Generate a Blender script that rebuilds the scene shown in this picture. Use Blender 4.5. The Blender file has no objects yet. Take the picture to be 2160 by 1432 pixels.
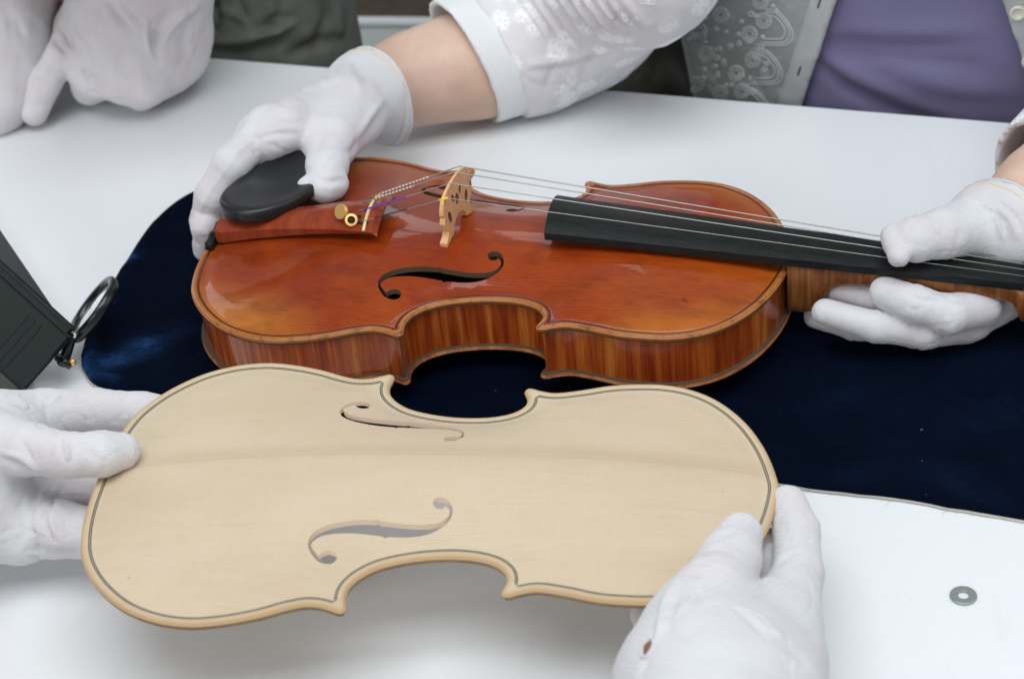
import bpy, bmesh, math, random
import numpy as np
from mathutils import Vector, Matrix
from mathutils.geometry import delaunay_2d_cdt
from mathutils.bvhtree import BVHTree

# ------------------------------------------------------------------ camera, world, lights
SC = bpy.context.scene
COL = SC.collection
FPX = 3956.71                     # focal length for a 2160 px wide picture
RV = np.array([[0.97459420, 0.20503006, -0.09016002],
               [0.04492881, -0.57331749, -0.81810052],
               [-0.21942551, 0.79326523, -0.56796366]])   # rows: right, down, forward
CAM = np.array([259.0885, -913.9635, 639.6382])           # millimetres, table top is z = 0
cam = bpy.data.cameras.new('camera')
camo = bpy.data.objects.new('camera', cam)
COL.objects.link(camo)
m = Matrix(((RV[0][0], -RV[1][0], -RV[2][0], CAM[0] / 1000), (RV[0][1], -RV[1][1], -RV[2][1], CAM[1] / 1000),
            (RV[0][2], -RV[1][2], -RV[2][2], CAM[2] / 1000), (0, 0, 0, 1)))
camo.matrix_world = m
cam.sensor_width = 36
cam.lens = FPX / 2160 * 36
cam.clip_start = 0.02
cam.clip_end = 60
cam.dof.use_dof = True
cam.dof.focus_distance = 1.03
cam.dof.aperture_fstop = 11.0
SC.camera = camo

w = bpy.data.worlds.new('World')
SC.world = w
w.use_nodes = True
w.node_tree.nodes['Background'].inputs['Color'].default_value = (0.80, 0.90, 1.0, 1)
w.node_tree.nodes['Background'].inputs['Strength'].default_value = 0.32


def area(name, loc, target, sx, sy, power, col):
    l = bpy.data.lights.new(name, 'AREA')
    l.shape = 'RECTANGLE'
    l.size, l.size_y = sx, sy
    l.energy = power
    l.color = col
    o = bpy.data.objects.new(name, l)
    COL.objects.link(o)
    o.location = loc
    o.rotation_euler = (Vector(target) - Vector(loc)).to_track_quat('-Z', 'Y').to_euler()
    return o


area('window_light_high', (0.25, -0.65, 2.1), (0.0, 0.10, 0), 2.2, 1.3, 41, (0.96, 0.985, 1.0))
area('window_light_right', (2.5, 0.1, 1.5), (0.1, 0.0, 0), 1.6, 1.4, 9, (0.96, 0.985, 1.0))
area('window_light_back', (-1.75, 2.1, 1.35), (-0.15, 0.05, 0), 2.0, 1.5, 17, (0.94, 0.97, 1.0))
area('window_light_small', (-0.30, 1.7, 1.75), (0.0, 0.0, 0), 0.45, 0.5, 1.6, (0.96, 0.98, 1.0))
area('fill_light_front', (-0.75, -2.1, 1.0), (-0.2, 0.15, 0.05), 2.4, 0.9, 25, (1.0, 0.985, 0.96))  # unseen fill added to brighten gloves, ribs and the space under the plate
SC.view_settings.view_transform = 'Standard'
SC.view_settings.look = 'None'
SC.view_settings.exposure = 0
SC.view_settings.gamma = 1

# ------------------------------------------------------------------ geometry helpers (millimetres)


def P(px, py, z):
    """The point at height z (mm above the table) met by the sight line through photo point px, py."""
    d = RV.T @ np.array([(px - 1080) / FPX, (py - 716) / FPX, 1.0])
    return CAM + (z - CAM[2]) / d[2] * d


def PY(px, py, Y):
    d = RV.T @ np.array([(px - 1080) / FPX, (py - 716) / FPX, 1.0])
    return CAM + (Y - CAM[1]) / d[1] * d


def project(V):
    Y = (V - CAM) @ RV.T
    return np.stack([1080 + FPX * Y[:, 0] / Y[:, 2], 716 + FPX * Y[:, 1] / Y[:, 2]], 1)


def empty(name, loc_mm, label=None, cat=None, group=None, R=None):
    o = bpy.data.objects.new(name, None)
    o.empty_display_size = 0.02
    COL.objects.link(o)
    M = Matrix.Translation(Vector(loc_mm) / 1000)
    if R is not None:
        M = M @ Matrix(R).to_4x4()
    o.matrix_world = M
    o['mm'] = 1
    if label:
        o['label'] = label
    if cat:
        o['category'] = cat
    if group:
        o['group'] = group
    del o['mm']
    return o


ORIG = {}


def obj(name, V, F, mats, parent=None, smooth=True, local=False, fmat=None, attrs=None, label=None):
    """One mesh object; V in mm (world unless local), stored relative to its parent's origin."""
    V = np.asarray(V, float).reshape(-1, 3)
    off = np.zeros(3)
    if parent is not None and not local:
        off = ORIG[parent.name]
    me = bpy.data.meshes.new(name)
    nf = len(F)
    if isinstance(F, np.ndarray):
        k = F.shape[1]
        me.vertices.add(len(V))
        me.vertices.foreach_set('co', ((V - off) / 1000).astype(np.float32).ravel())
        me.loops.add(nf * k)
        me.loops.foreach_set('vertex_index', F.astype(np.int32).ravel())
        me.polygons.add(nf)
        me.polygons.foreach_set('loop_start', (np.arange(nf) * k).astype(np.int32))
        me.update(calc_edges=True)
        me.validate()
    else:
        me.from_pydata(((V - off) / 1000).tolist(), [], [tuple(int(i) for i in f) for f in F])
        me.update()
    if not isinstance(mats, (list, tuple)):
        mats = [mats]
    for mt in mats:
        me.materials.append(mt)
    if fmat is not None:
        me.polygons.foreach_set('material_index', np.asarray(fmat, np.int32))
    me.polygons.foreach_set('use_smooth', np.full(len(me.polygons), bool(smooth)))
    if attrs:
        for kx, va in attrs.items():
            a = me.attributes.new(kx, 'FLOAT', 'POINT')
            a.data.foreach_set('value', np.asarray(va, np.float32))
    o = bpy.data.objects.new(name, me)
    COL.objects.link(o)
    if parent is not None:
        o.parent = parent
    if label:
        o['label'] = label
    ORIG[o.name] = off if not local else np.zeros(3)
    return o


def thing(name, loc, label, cat, group=None, R=None):
    o = empty(name, loc, label, cat, group, R)
    ORIG[o.name] = np.asarray(loc, float)
    return o


def tube(pts, r, n=8, caps=True):
    """Swept round tube along points (mm); r scalar or list."""
    pts = np.asarray(pts, float)
    r = np.broadcast_to(np.asarray(r, float), (len(pts),))
    T = np.gradient(pts, axis=0)
    T /= np.linalg.norm(T, axis=1)[:, None] + 1e-12
    up = np.array([0, 0, 1.0]) if abs(T[0][2]) < .9 else np.array([1.0, 0, 0])
    V, F = [], []
    u = np.cross(T[0], up)
    for i in range(len(pts)):
        u = u - T[i] * (u @ T[i])
        u /= np.linalg.norm(u)
        v = np.cross(T[i], u)
        for k in range(n):
            a = 2 * math.pi * k / n
            V.append(pts[i] + r[i] * (math.cos(a) * u + math.sin(a) * v))
    for i in range(len(pts) - 1):
        for k in range(n):
            a, b = i * n + k, i * n + (k + 1) % n
            F.append((a, b, b + n, a + n))
    if caps:
        F.append(tuple(range(n - 1, -1, -1)))
        F.append(tuple((len(pts) - 1) * n + k for k in range(n)))
    return np.array(V), F


def loop_tube(pts, r, n=6):
    pts = np.asarray(pts, float)
    N = len(pts)
    T = np.roll(pts, -1, 0) - np.roll(pts, 1, 0)
    T /= np.linalg.norm(T, axis=1)[:, None] + 1e-12
    c = pts.mean(0)
    V, F = [], []
    for i in range(N):
        u = pts[i] - c
        u -= T[i] * (u @ T[i])
        u /= np.linalg.norm(u) + 1e-12
        v = np.cross(T[i], u)
        for k in range(n):
            a = 2 * math.pi * k / n
            V.append(pts[i] + r * (math.cos(a) * u + math.sin(a) * v))
    for i in range(N):
        for k in range(n):
            a, b = i * n + k, i * n + (k + 1) % n
            c2, d2 = ((i + 1) % N) * n + (k + 1) % n, ((i + 1) % N) * n + k
            F.append((a, b, c2, d2))
    return np.array(V), F


def join(*parts):
    V, F, n = [], [], 0
    for v, f in parts:
        V.append(np.asarray(v, float))
        F += [tuple(int(i) + n for i in q) for q in f]
        n += len(v)
    return np.vstack(V), F


def lathe(prof, n=32, axis_pt=(0, 0, 0), axis=(0, 0, 1)):
    """prof: list of (r, h); revolved about axis through axis_pt."""
    a = Vector(axis).normalized()
    u = a.orthogonal().normalized()
    v = a.cross(u)
    V, F = [], []
    for r, h in prof:
        for k in range(n):
            t = 2 * math.pi * k / n
            V.append(Vector(axis_pt) + a * h + (u * math.cos(t) + v * math.sin(t)) * r)
    for i in range(len(prof) - 1):
        for k in range(n):
            F.append((i * n + k, i * n + (k + 1) % n, (i + 1) * n + (k + 1) % n, (i + 1) * n + k))
    return np.array([list(q) for q in V]), F


def rbox(c, ax, ay, az, bev=1.5, seg=2):
    """Bevelled box, centre c, half axes as vectors."""
    bm = bmesh.new()
    bmesh.ops.create_cube(bm, size=2)
    A = [np.asarray(q, float) for q in (ax, ay, az)]
    for v in bm.verts:
        q = np.asarray(c, float) + v.co[0] * A[0] + v.co[1] * A[1] + v.co[2] * A[2]
        v.co = Vector(q)
    if bev > 0:
        bmesh.ops.bevel(bm, geom=list(bm.edges), offset=bev, segments=seg, affect='EDGES', profile=0.5)
    bmesh.ops.recalc_face_normals(bm, faces=list(bm.faces))
    V = np.array([list(v.co) for v in bm.verts])
    F = [tuple(v.index for v in f.verts) for f in bm.faces]
    bm.free()
    return V, F


def catmull(pts, n=6, closed=False):
    pts = np.asarray(pts, float)
    if closed:
        m_ = np.vstack([pts[-1:], pts, pts[:2]])
    else:
        m_ = np.vstack([2 * pts[0] - pts[1], pts, 2 * pts[-1] - pts[-2]])
    out = []
    for i in range(1, len(m_) - 2):
        p0, p1, p2, p3 = m_[i - 1:i + 3]
        for t in np.arange(n) / n:
            out.append(.5 * ((2 * p1) + (-p0 + p2) * t + (2 * p0 - 5 * p1 + 4 * p2 - p3) * t * t + (-p0 + 3 * p1 - 3 * p2 + p3) * t ** 3))
    if not closed:
        out.append(pts[-1])
    return np.array(out)


def seg_dist(Q, poly, closed=False):
    """distance of each Q (n,2) to a polyline."""
    a = poly if closed else poly[:-1]
    b = np.roll(poly, -1, 0) if closed else poly[1:]
    best = np.full(len(Q), 1e9)
    for i in range(0, len(a), 64):
        aa, ab = a[i:i + 64], b[i:i + 64] - a[i:i + 64]
        ap = Q[:, None] - aa[None]
        t = np.clip((ap * ab).sum(-1) / ((ab * ab).sum(-1) + 1e-12), 0, 1)
        d = ap - t[..., None] * ab[None]
        best = np.minimum(best, np.sqrt((d * d).sum(-1)).min(1))
    return best


def in_poly(Q, poly):
    x, y = Q[:, 0], Q[:, 1]
    r = np.zeros(len(Q), bool)
    j = len(poly) - 1
    for i in range(len(poly)):
        xi, yi = poly[i]
        xj, yj = poly[j]
        c = ((yi > y) != (yj > y))
        with np.errstate(divide='ignore', invalid='ignore'):
            r ^= c & (x < (xj - xi) * (y - yi) / (yj - yi + 1e-15) + xi)
        j = i
    return r


def vnoise(Pn, seed=0):
    """smooth value noise in [-1,1] at points Pn (n,3)."""
    rng = np.random.RandomState(seed)
    L = rng.uniform(-1, 1, (32, 32, 32))
    i = np.floor(Pn).astype(int)
    f = Pn - i
    f = f * f * (3 - 2 * f)
    r = 0
    for dx in (0, 1):
        for dy in (0, 1):
            for dz in (0, 1):
                wgt = (f[:, 0] if dx else 1 - f[:, 0]) * (f[:, 1] if dy else 1 - f[:, 1]) * (f[:, 2] if dz else 1 - f[:, 2])
                r = r + wgt * L[(i[:, 0] + dx) % 32, (i[:, 1] + dy) % 32, (i[:, 2] + dz) % 32]
    return r


# ------------------------------------------------------------------ signed-distance sculpting
def smin(a, b, k):
    h = np.maximum(k - np.abs(a - b), 0) / k
    return np.minimum(a, b) - h * h * k * .25


class Field:
    def __init__(self, lo, hi, h):
        self.lo, self.h = np.asarray(lo, float), h
        n = np.ceil((np.asarray(hi, float) - self.lo) / h).astype(int) + 1
        self.ax = [(self.lo[i] + h * np.arange(n[i])).astype(np.float32) for i in range(3)]
        self.n = n

    def full(self, v=60.):
        return np.full(self.n, v, np.float32)

    def block(self, lo, hi):
        s = []
        for i in range(3):
            a = int(max(0, math.floor((lo[i] - self.lo[i]) / self.h)))
            b = int(min(self.n[i], math.ceil((hi[i] - self.lo[i]) / self.h) + 1))
            if b <= a:
                return None
            s.append(slice(a, b))
        return tuple(s)

    def coords(self, s):
        return np.meshgrid(self.ax[0][s[0]], self.ax[1][s[1]], self.ax[2][s[2]], indexing='ij', sparse=True)

    def capsule(self, D, a, b, ra, rb, k, pad, flat=None):
        R = max(ra, rb) + pad
        s = self.block(np.minimum(a, b) - R, np.maximum(a, b) + R)
        if s is None:
            return
        X, Y, Z = self.coords(s)
        ab = (b - a).astype(np.float32)
        L2 = float(ab @ ab) + 1e-6
        px, py, pz = X - np.float32(a[0]), Y - np.float32(a[1]), Z - np.float32(a[2])
        t = np.clip((px * ab[0] + py * ab[1] + pz * ab[2]) / L2, 0, 1)
        qx, qy, qz = px - t * ab[0], py - t * ab[1], pz - t * ab[2]
        if flat is not None:
            n, sc = flat
            dn = (qx * n[0] + qy * n[1] + qz * n[2]) * (sc - 1)
            qx, qy, qz = qx + dn * n[0], qy + dn * n[1], qz + dn * n[2]
        d = np.sqrt(qx * qx + qy * qy + qz * qz) - (ra + t * (rb - ra))
        D[s] = smin(D[s], d, k) if k > 0 else np.minimum(D[s], d)

    def mesh(self, D):
        ins = D < 0
        c = ins[:-1, :-1, :-1].astype(np.int8)
        tot = np.zeros_like(c)
        for dx in (0, 1):
            for dy in (0, 1):
                for dz in (0, 1):
                    tot = tot + ins[dx:dx + c.shape[0], dy:dy + c.shape[1], dz:dz + c.shape[2]]
        act = (tot > 0) & (tot < 8)
        idx = np.argwhere(act)
        pos = np.zeros((len(idx), 3))
        cnt = np.zeros(len(idx))
        cor = [np.array(q) for q in [(x, y, z) for x in (0, 1) for y in (0, 1) for z in (0, 1)]]
        val = [D[tuple((idx + q).T)] for q in cor]
        for i in range(8):
            for j in range(i + 1, 8):
                if np.abs(cor[i] - cor[j]).sum() != 1:
                    continue
                fa, fb = val[i], val[j]
                mk = (fa < 0) != (fb < 0)
                t = np.where(mk, fa / np.where(mk, fa - fb, 1), 0)
                pos += (cor[i] + t[:, None] * (cor[j] - cor[i])) * mk[:, None]
                cnt += mk
        V = self.lo + self.h * (idx + pos / cnt[:, None])
        vid = np.full(c.shape, -1, np.int64)
        vid[tuple(idx.T)] = np.arange(len(idx))
        Fs = []
        for axis in range(3):
            o1, o2 = [(1, 2), (2, 0), (0, 1)][axis]
            A = [slice(None)] * 3
            B = [slice(None)] * 3
            A[axis] = slice(0, -1)
            B[axis] = slice(1, None)
            ch = ins[tuple(A)] != ins[tuple(B)]
            e = np.argwhere(ch)
            ok = (e[:, o1] > 0) & (e[:, o2] > 0) & (e[:, o1] < c.shape[o1]) & (e[:, o2] < c.shape[o2])
            e = e[ok]
            if not len(e):
                continue
            fl = ins[tuple(A)][tuple(e.T)]
            d1 = np.zeros(3, int)
            d2 = np.zeros(3, int)
            d1[o1] = 1
            d2[o2] = 1
            q = [vid[tuple((e - d1 - d2).T)], vid[tuple((e - d2).T)], vid[tuple(e.T)], vid[tuple((e - d1).T)]]
            Q = np.stack(q, 1)
            Q[~fl] = Q[~fl][:, ::-1]
            Fs.append(Q)
        F = np.vstack(Fs)
        F = F[(F >= 0).all(1)]
        return V, F


def relax(V, F, it=2, lam=.5):
    n = len(V)
    for _ in range(it):
        acc = np.zeros_like(V)
        cnt = np.zeros(n)
        for a, b in ((0, 1), (1, 2), (2, 3), (3, 0)):
            np.add.at(acc, F[:, a], V[F[:, b]])
            np.add.at(acc, F[:, b], V[F[:, a]])
            np.add.at(cnt, F[:, a], 1)
            np.add.at(cnt, F[:, b], 1)
        V = V + lam * (acc / np.maximum(cnt, 1)[:, None] - V)
    return V


def vnormals(V, F):
    n = np.cross(V[F[:, 2]] - V[F[:, 0]], V[F[:, 3]] - V[F[:, 1]])
    N = np.zeros_like(V)
    for k in range(4):
        np.add.at(N, F[:, k], n)
    return N / (np.linalg.norm(N, axis=1)[:, None] + 1e-12)


def stroke(V, N, line, width, depth):
    """Sculpt a crease (depth > 0) or ridge (depth < 0) along a line on the side facing the lens."""
    px = project(V)
    line = np.asarray(line, float)
    if len(line) > 2:
        line = catmull(line, 5)
    a, b = line.min(0) - 4 * width, line.max(0) + 4 * width
    sel = ((px > a) & (px < b)).all(1) & (((CAM - V) * N).sum(1) > 0)
    ii = np.where(sel)[0]
    if not len(ii):
        return V
    q = px[ii]
    # taper to both ends
    d = seg_dist(q, line)
    L = np.linalg.norm(line[-1] - line[0]) + 1e-6
    e0 = np.linalg.norm(q - line[0], axis=1)
    e1 = np.linalg.norm(q - line[-1], axis=1)
    tap = np.clip(np.minimum(e0, e1) / (0.25 * L + width), 0, 1)
    V = V.copy()
    V[ii] -= N[ii] * (depth * np.exp(-(d / width) ** 2) * (0.35 + 0.65 * tap))[:, None]
    return V


def sculpt(palm, fingers=(), h=1.6, kp=9., kf=6., cuts=(), holes=(), noise=.5, strokes=(), nscale=14., joints=True, sm=2, seed=3, flat=None, extra=None, fold=None):
    """palm: list of (A, ra, B, rb[, flat]); fingers: list of chains [(pt, r), ...]; world mm."""
    pts, rr = [], []
    for q in palm:
        pts += [q[0], q[2]]
        rr += [q[1], q[3]]
    for ch in fingers:
        for p_, r_ in ch:
            pts.append(p_)
            rr.append(r_)
    pts, rr = np.array(pts), np.array(rr)
    fld = Field((pts - rr[:, None]).min(0) - 5, (pts + rr[:, None]).max(0) + 5, h)
    Dp = fld.full()
    for q in palm:
        fld.capsule(Dp, q[0], q[2], q[1], q[3], kp, kp + 4, q[4] if len(q) > 4 else None)
    R = Dp.copy()
    for ch in fingers:
        Df = fld.full()
        for (a, ra), (b, rb) in zip(ch[:-1], ch[1:]):
            fld.capsule(Df, a, b, ra, rb, 3.5, 10)
        pp = np.array([c[0] for c in ch])
        rm = max(c[1] for c in ch) + 10
        s = fld.block(pp.min(0) - rm, pp.max(0) + rm)
        R[s] = np.minimum(R[s], smin(Dp[s], Df[s], kf))
    for (c0, n0) in cuts:
        n0 = np.asarray(n0, float) / np.linalg.norm(n0)
        X, Y, Z = np.meshgrid(*fld.ax, indexing='ij', sparse=True)
        R = np.maximum(R, ((X - c0[0]) * n0[0] + (Y - c0[1]) * n0[1] + (Z - c0[2]) * n0[2]).astype(np.float32))
    for q in holes:
        Dh = fld.full()
        fld.capsule(Dh, q[0], q[2], q[1], q[3], 0, 12)
        R = np.maximum(R, -Dh)
    if extra:
        R = extra(fld, R)
    V, F = fld.mesh(R)
    V = relax(V, F, sm)
    N = vnormals(V, F)
    if noise:
        V = V + N * (noise * (vnoise(V / nscale, seed) + .5 * vnoise(V / (nscale * .45), seed + 1)))[:, None]
    if fold:
        fa = np.asarray(fold[0], float) / np.linalg.norm(fold[0])
        al = V @ fa
        pe_ = V - al[:, None] * fa
        C_ = pe_ / fold[2] + (al / (fold[2] * 3.6))[:, None] * np.array([.6, .5, .7]) + .5 * vnoise(V / 28., seed + 12)[:, None]
        rg = np.abs(vnoise(C_, seed + 13)) * 2
        msk_ = np.clip(.55 + 1.1 * vnoise(V / 32., seed + 14), 0, 1)
        V = V - N * (fold[1] * np.exp(-(rg / .14) ** 2) * msk_)[:, None]
    if joints:
        for ch in fingers:
            for j in range(1, len(ch) - 1):
                p_, r_ = ch[j]
                ax = ch[j + 1][0] - ch[j - 1][0]
                ax = ax / np.linalg.norm(ax)
                dv = V - p_
                dist = np.linalg.norm(dv, axis=1)
                ii = np.where(dist < 2.4 * r_)[0]
                s_ = dv[ii] @ ax
                ph = 1.6 * vnoise(V[ii] / 9., seed + 5)
                V[ii] += N[ii] * (.17 * (1 + vnoise(V[ii] / 11., seed + 8)) * np.exp(-(dist[ii] / (1.35 * r_)) ** 2) * np.sin(s_ * 2 * math.pi / 6.5 + ph))[:, None]
    for st in strokes:
        V = stroke(V, vnormals(V, F), *st)
    return V, F


def hchain(*q):
    """finger chain from (px, py, z, r) tuples"""
    return [(P(a, b, c), r) for a, b, c, r in q]


def bone(a, b, flat=None):
    t = (P(*a[:3]), a[3], P(*b[:3]), b[3])
    return t + ((flat,) if flat else ())


# ------------------------------------------------------------------ materials
def mat(name, base=(.8, .8, .8), rough=.5, **kw):
    mt = bpy.data.materials.new(name)
    mt.use_nodes = True
    b = mt.node_tree.nodes['Principled BSDF']
    b.inputs['Base Color'].default_value = (*base, 1)
    b.inputs['Roughness'].default_value = rough
    for k, v in kw.items():
        key = k.replace('_', ' ')
        b.inputs[key].default_value = (*v, 1) if isinstance(v, tuple) else v
    return mt


class G:
    """small node-graph helper"""

    def __init__(self, mt):
        self.t = mt.node_tree
        self.b = self.t.nodes['Principled BSDF']
        self.co = self.n('ShaderNodeTexCoord').outputs['Object']

    def n(self, kind, **kw):
        x = self.t.nodes.new(kind)
        for k, v in kw.items():
            setattr(x, k, v)
        return x

    def link(self, a, b):
        self.t.links.new(a, b)

    def mapping(self, scale=(1, 1, 1), rot=(0, 0, 0), src=None):
        x = self.n('ShaderNodeMapping')
        x.inputs['Scale'].default_value = scale
        x.inputs['Rotation'].default_value = rot
        self.link(src or self.co, x.inputs['Vector'])
        return x.outputs[0]

    def noise(self, scale, detail=3, rough=.5, vec=None, dist=0):
        x = self.n('ShaderNodeTexNoise')
        x.inputs['Scale'].default_value = scale
        x.inputs['Detail'].default_value = detail
        x.inputs['Roughness'].default_value = rough
        x.inputs['Distortion'].default_value = dist
        self.link(vec or self.co, x.inputs['Vector'])
        return x.outputs['Fac']

    def wave(self, scale, dirn='X', dist=0., dscale=1., detail=2., vec=None, prof='SIN'):
        x = self.n('ShaderNodeTexWave', bands_direction=dirn, wave_profile=prof)
        x.inputs['Scale'].default_value = scale
        x.inputs['Distortion'].default_value = dist
        x.inputs['Detail Scale'].default_value = dscale
        x.inputs['Detail'].default_value = detail
        self.link(vec or self.co, x.inputs['Vector'])
        return x.outputs['Fac']

    def ramp(self, src, stops):
        x = self.n('ShaderNodeValToRGB')
        r = x.color_ramp
        while len(r.elements) < len(stops):
            r.elements.new(.5)
        for e, (p_, c) in zip(r.elements, stops):
            e.position = p_
            e.color = (*c, 1) if isinstance(c, tuple) else (c, c, c, 1)
        self.link(src, x.inputs[0])
        return x.outputs[0]

    def mix(self, fac, a, b, mode='MIX'):
        x = self.n('ShaderNodeMix', data_type='RGBA', blend_type=mode)
        for s, v in ((0, fac), (6, a), (7, b)):
            if isinstance(v, (int, float)):
                x.inputs[s].default_value = v if s == 0 else (v, v, v, 1)
            elif isinstance(v, tuple):
                x.inputs[s].default_value = (*v, 1)
            else:
                self.link(v, x.inputs[s])
        return x.outputs[2]

    def math(self, op, a, b=0., c=0.):
        x = self.n('ShaderNodeMath', operation=op)
        for i, v in enumerate((a, b, c)):
            if isinstance(v, (int, float)):
                x.inputs[i].default_value = v
            else:
                self.link(v, x.inputs[i])
        return x.outputs[0]

    def attr(self, name):
        return self.n('ShaderNodeAttribute', attribute_name=name).outputs['Fac']

    def sep(self):
        x = self.n('ShaderNodeSeparateXYZ')
        self.link(self.co, x.inputs[0])
        return x.outputs

    def color(self, c):
        self.link(c, self.b.inputs['Base Color'])

    def bump(self, h, dist=.001, strength=1., key='Normal'):
        x = self.n('ShaderNodeBump')
        x.inputs['Distance'].default_value = dist
        x.inputs['Strength'].default_value = strength
        self.link(h, x.inputs['Height'])
        self.link(x.outputs[0], self.b.inputs[key])
        return x


def cloth_mat(name, col, col2, rough=.85, knit=900., bump=.00025, sheen=.15, spread=(.35, .65), scale=25):
    mt = mat(name, col, rough)
    mt.node_tree.nodes['Principled BSDF'].inputs['Sheen Weight'].default_value = sheen
    mt.node_tree.nodes['Principled BSDF'].inputs['Specular IOR Level'].default_value = .2
    g = G(mt)
    n1 = g.noise(scale, 4, .6)
    c = g.mix(g.ramp(n1, [(spread[0], 0.), (spread[1], 1.)]), col, col2)
    fine = g.noise(1800, 2)
    c = g.mix(.12, c, fine, 'OVERLAY')
    wv = g.wave(knit, 'Z', 2.5, 45, vec=g.mapping((1, 1, 1), (.5, .3, 0)))
    c = g.mix(g.math('MULTIPLY', wv, .10), c, (.45, .44, .46), 'MULTIPLY')
    g.color(c)
    h = g.math('ADD', g.math('MULTIPLY', wv, .5), g.noise(700, 3, .7))
    g.bump(h, bump, .8)
    return mt


M = {}
M['glove'] = cloth_mat('white_cotton', (.75, .76, .79), (.70, .64, .675), knit=300, bump=.00034, sheen=.4)
M['glove_coarse'] = cloth_mat('white_jersey', (.80, .81, .83), (.78, .735, .755), knit=235, bump=.00038, sheen=.4)
M['stitch'] = mat('yellow_thread', (.78, .66, .30), .8)
M['blouse'] = cloth_mat('sheer_grey_lace', (.36, .38, .38), (.28, .30, .29), knit=500, scale=18)
_g = G(M['blouse'])
_v = _g.n('ShaderNodeTexVoronoi')
_v.inputs['Scale'].default_value = 95
_g.link(_g.co, _v.inputs['Vector'])
_r = _g.ramp(_v.outputs['Distance'], [(.10, .2), (.20, 1.), (.34, 1.), (.46, 0.)])
_k = _g.math('MULTIPLY', _r, _g.ramp(_g.noise(26, 3), [(.40, 0.), (.60, .8)]))
_c = _g.mix(_g.ramp(_g.noise(18, 3), [(.35, 0.), (.65, 1.)]), (.36, .38, .38), (.28, .30, .29))
_g.color(_g.mix(_k, _c, (.46, .48, .49)))
M['embroidery'] = mat('white_embroidery', (.50, .52, .53), .85)
M['placket'] = cloth_mat('placket_cotton', (.48, .50, .51), (.40, .42, .42), knit=500, scale=30)
M['purple'] = cloth_mat('purple_jersey', (.195, .175, .315), (.172, .153, .275), knit=600, scale=12, rough=.75)
M['olive_grey'] = cloth_mat('olive_grey_twill', (.15, .16, .135), (.11, .118, .10), knit=500, scale=40, rough=.9)
M['black_cloth'] = cloth_mat('black_cloth', (.008, .009, .009), (.012, .013, .012), knit=500)
M['dark_olive'] = cloth_mat('dark_olive_cloth', (.040, .036, .022), (.024, .022, .013), knit=400, scale=16)
M['button'] = mat('pearl_button', (.62, .60, .52), .25)


def skin_mat():
    mt = mat('skin', (.62, .40, .29), .5)
    g = G(mt)
    n = g.noise(30, 4, .6)
    c = g.mix(g.ramp(n, [(.3, 0.), (.7, 1.)]), (.60, .415, .31), (.68, .51, .41))
    c = g.mix(g.ramp(g.noise(500, 3), [(.60, 0.), (.75, .35)]), c, (.46, .26, .18))
    c = g.mix(g.ramp(g.noise(70, 4, .7), [(.40, .30), (.60, 0.)]), c, (.66, .36, .28))
    c = g.mix(g.ramp(g.noise(140, 2, .5), [(.765, 0.), (.785, .6)]), c, (.22, .10, .06))
    g.color(c)
    g.bump(g.noise(900, 3, .6), .0003, .5)
    b = mt.node_tree.nodes['Principled BSDF']
    b.inputs['Subsurface Weight'].default_value = .15
    b.inputs['Subsurface Radius'].default_value = (.006, .002, .001)
    b.inputs['Subsurface Scale'].default_value = 1.0
    return mt


M['skin'] = skin_mat()


def table_mat():
    mt = mat('white_laminate', (.80, .82, .83), .38)
    g = G(mt)
    n = g.noise(6, 3)
    c = g.mix(g.ramp(n, [(.35, 0.), (.7, 1.)]), (.79, .815, .835), (.765, .79, .805))
    c = g.mix(g.ramp(g.noise(420, 2), [(.67, 0.), (.76, .32)]), c, (.58, .58, .58))
    g.color(c)
    c = g.mix(g.ramp(g.noise(1, 3, .7, vec=g.mapping((60, 12, 12), (0, 0, .4))), [(.60, 0.), (.80, .22)]), c, (.60, .62, .64))
    c = g.mix(g.math('MULTIPLY', g.noise(1100, 2), .10), c, (.62, .63, .65))
    g.color(c)
    g.bump(g.noise(800, 2), .0002, .5)
    return mt


M['table'] = table_mat()


def floor_mat():
    mt = mat('brown_carpet', (.07, .05, .035), .95)
    g = G(mt)
    n = g.noise(55, 4, .75)
    c = g.ramp(n, [(.30, (.028, .024, .016)), (.48, (.060, .040, .026)), (.60, (.085, .050, .034)), (.75, (.07, .065, .05))])
    g.color(c)
    g.bump(g.noise(200, 3), .004, .8)
    return mt


M['floor'] = floor_mat()


def velvet_mat():
    mt = mat('navy_velvet', (.0015, .0035, .012), .9)
    b = mt.node_tree.nodes['Principled BSDF']
    b.inputs['Specular IOR Level'].default_value = .04
    b.inputs['Sheen Weight'].default_value = .14
    b.inputs['Sheen Roughness'].default_value = .55
    b.inputs['Sheen Tint'].default_value = (.10, .34, 1.0, 1)
    g = G(mt)
    pile = g.attr('pile')
    n = g.noise(900, 3, .8)
    c = g.mix(g.ramp(n, [(.4, 0.), (.75, 1.)]), (.0006, .0018, .006), (.0012, .0045, .018))
    lint = g.ramp(g.noise(300, 1), [(.815, 0.), (.83, .5)])
    c = g.mix(lint, c, (.25, .28, .34))
    # highlight patches painted into the sheen weight, standing for brushed nap
    g.link(g.math('ADD', g.math('MULTIPLY', g.ramp(g.noise(22, 4, .6, dist=1.0), [(.45, .1), (.72, 1.)]), .042), g.math('MULTIPLY', pile, g.ramp(n, [(.3, .5), (.7, 1.3)]))), b.inputs['Sheen Weight'])
    g.color(c)
    g.bump(g.math('ADD', g.noise(70, 4, .65), g.math('MULTIPLY', g.noise(1400, 2), .25)), .004, .55)
    return mt


M['velvet'] = velvet_mat()
M['backing'] = cloth_mat('cream_backing', (.62, .60, .52), (.55, .53, .46), knit=500)


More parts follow.
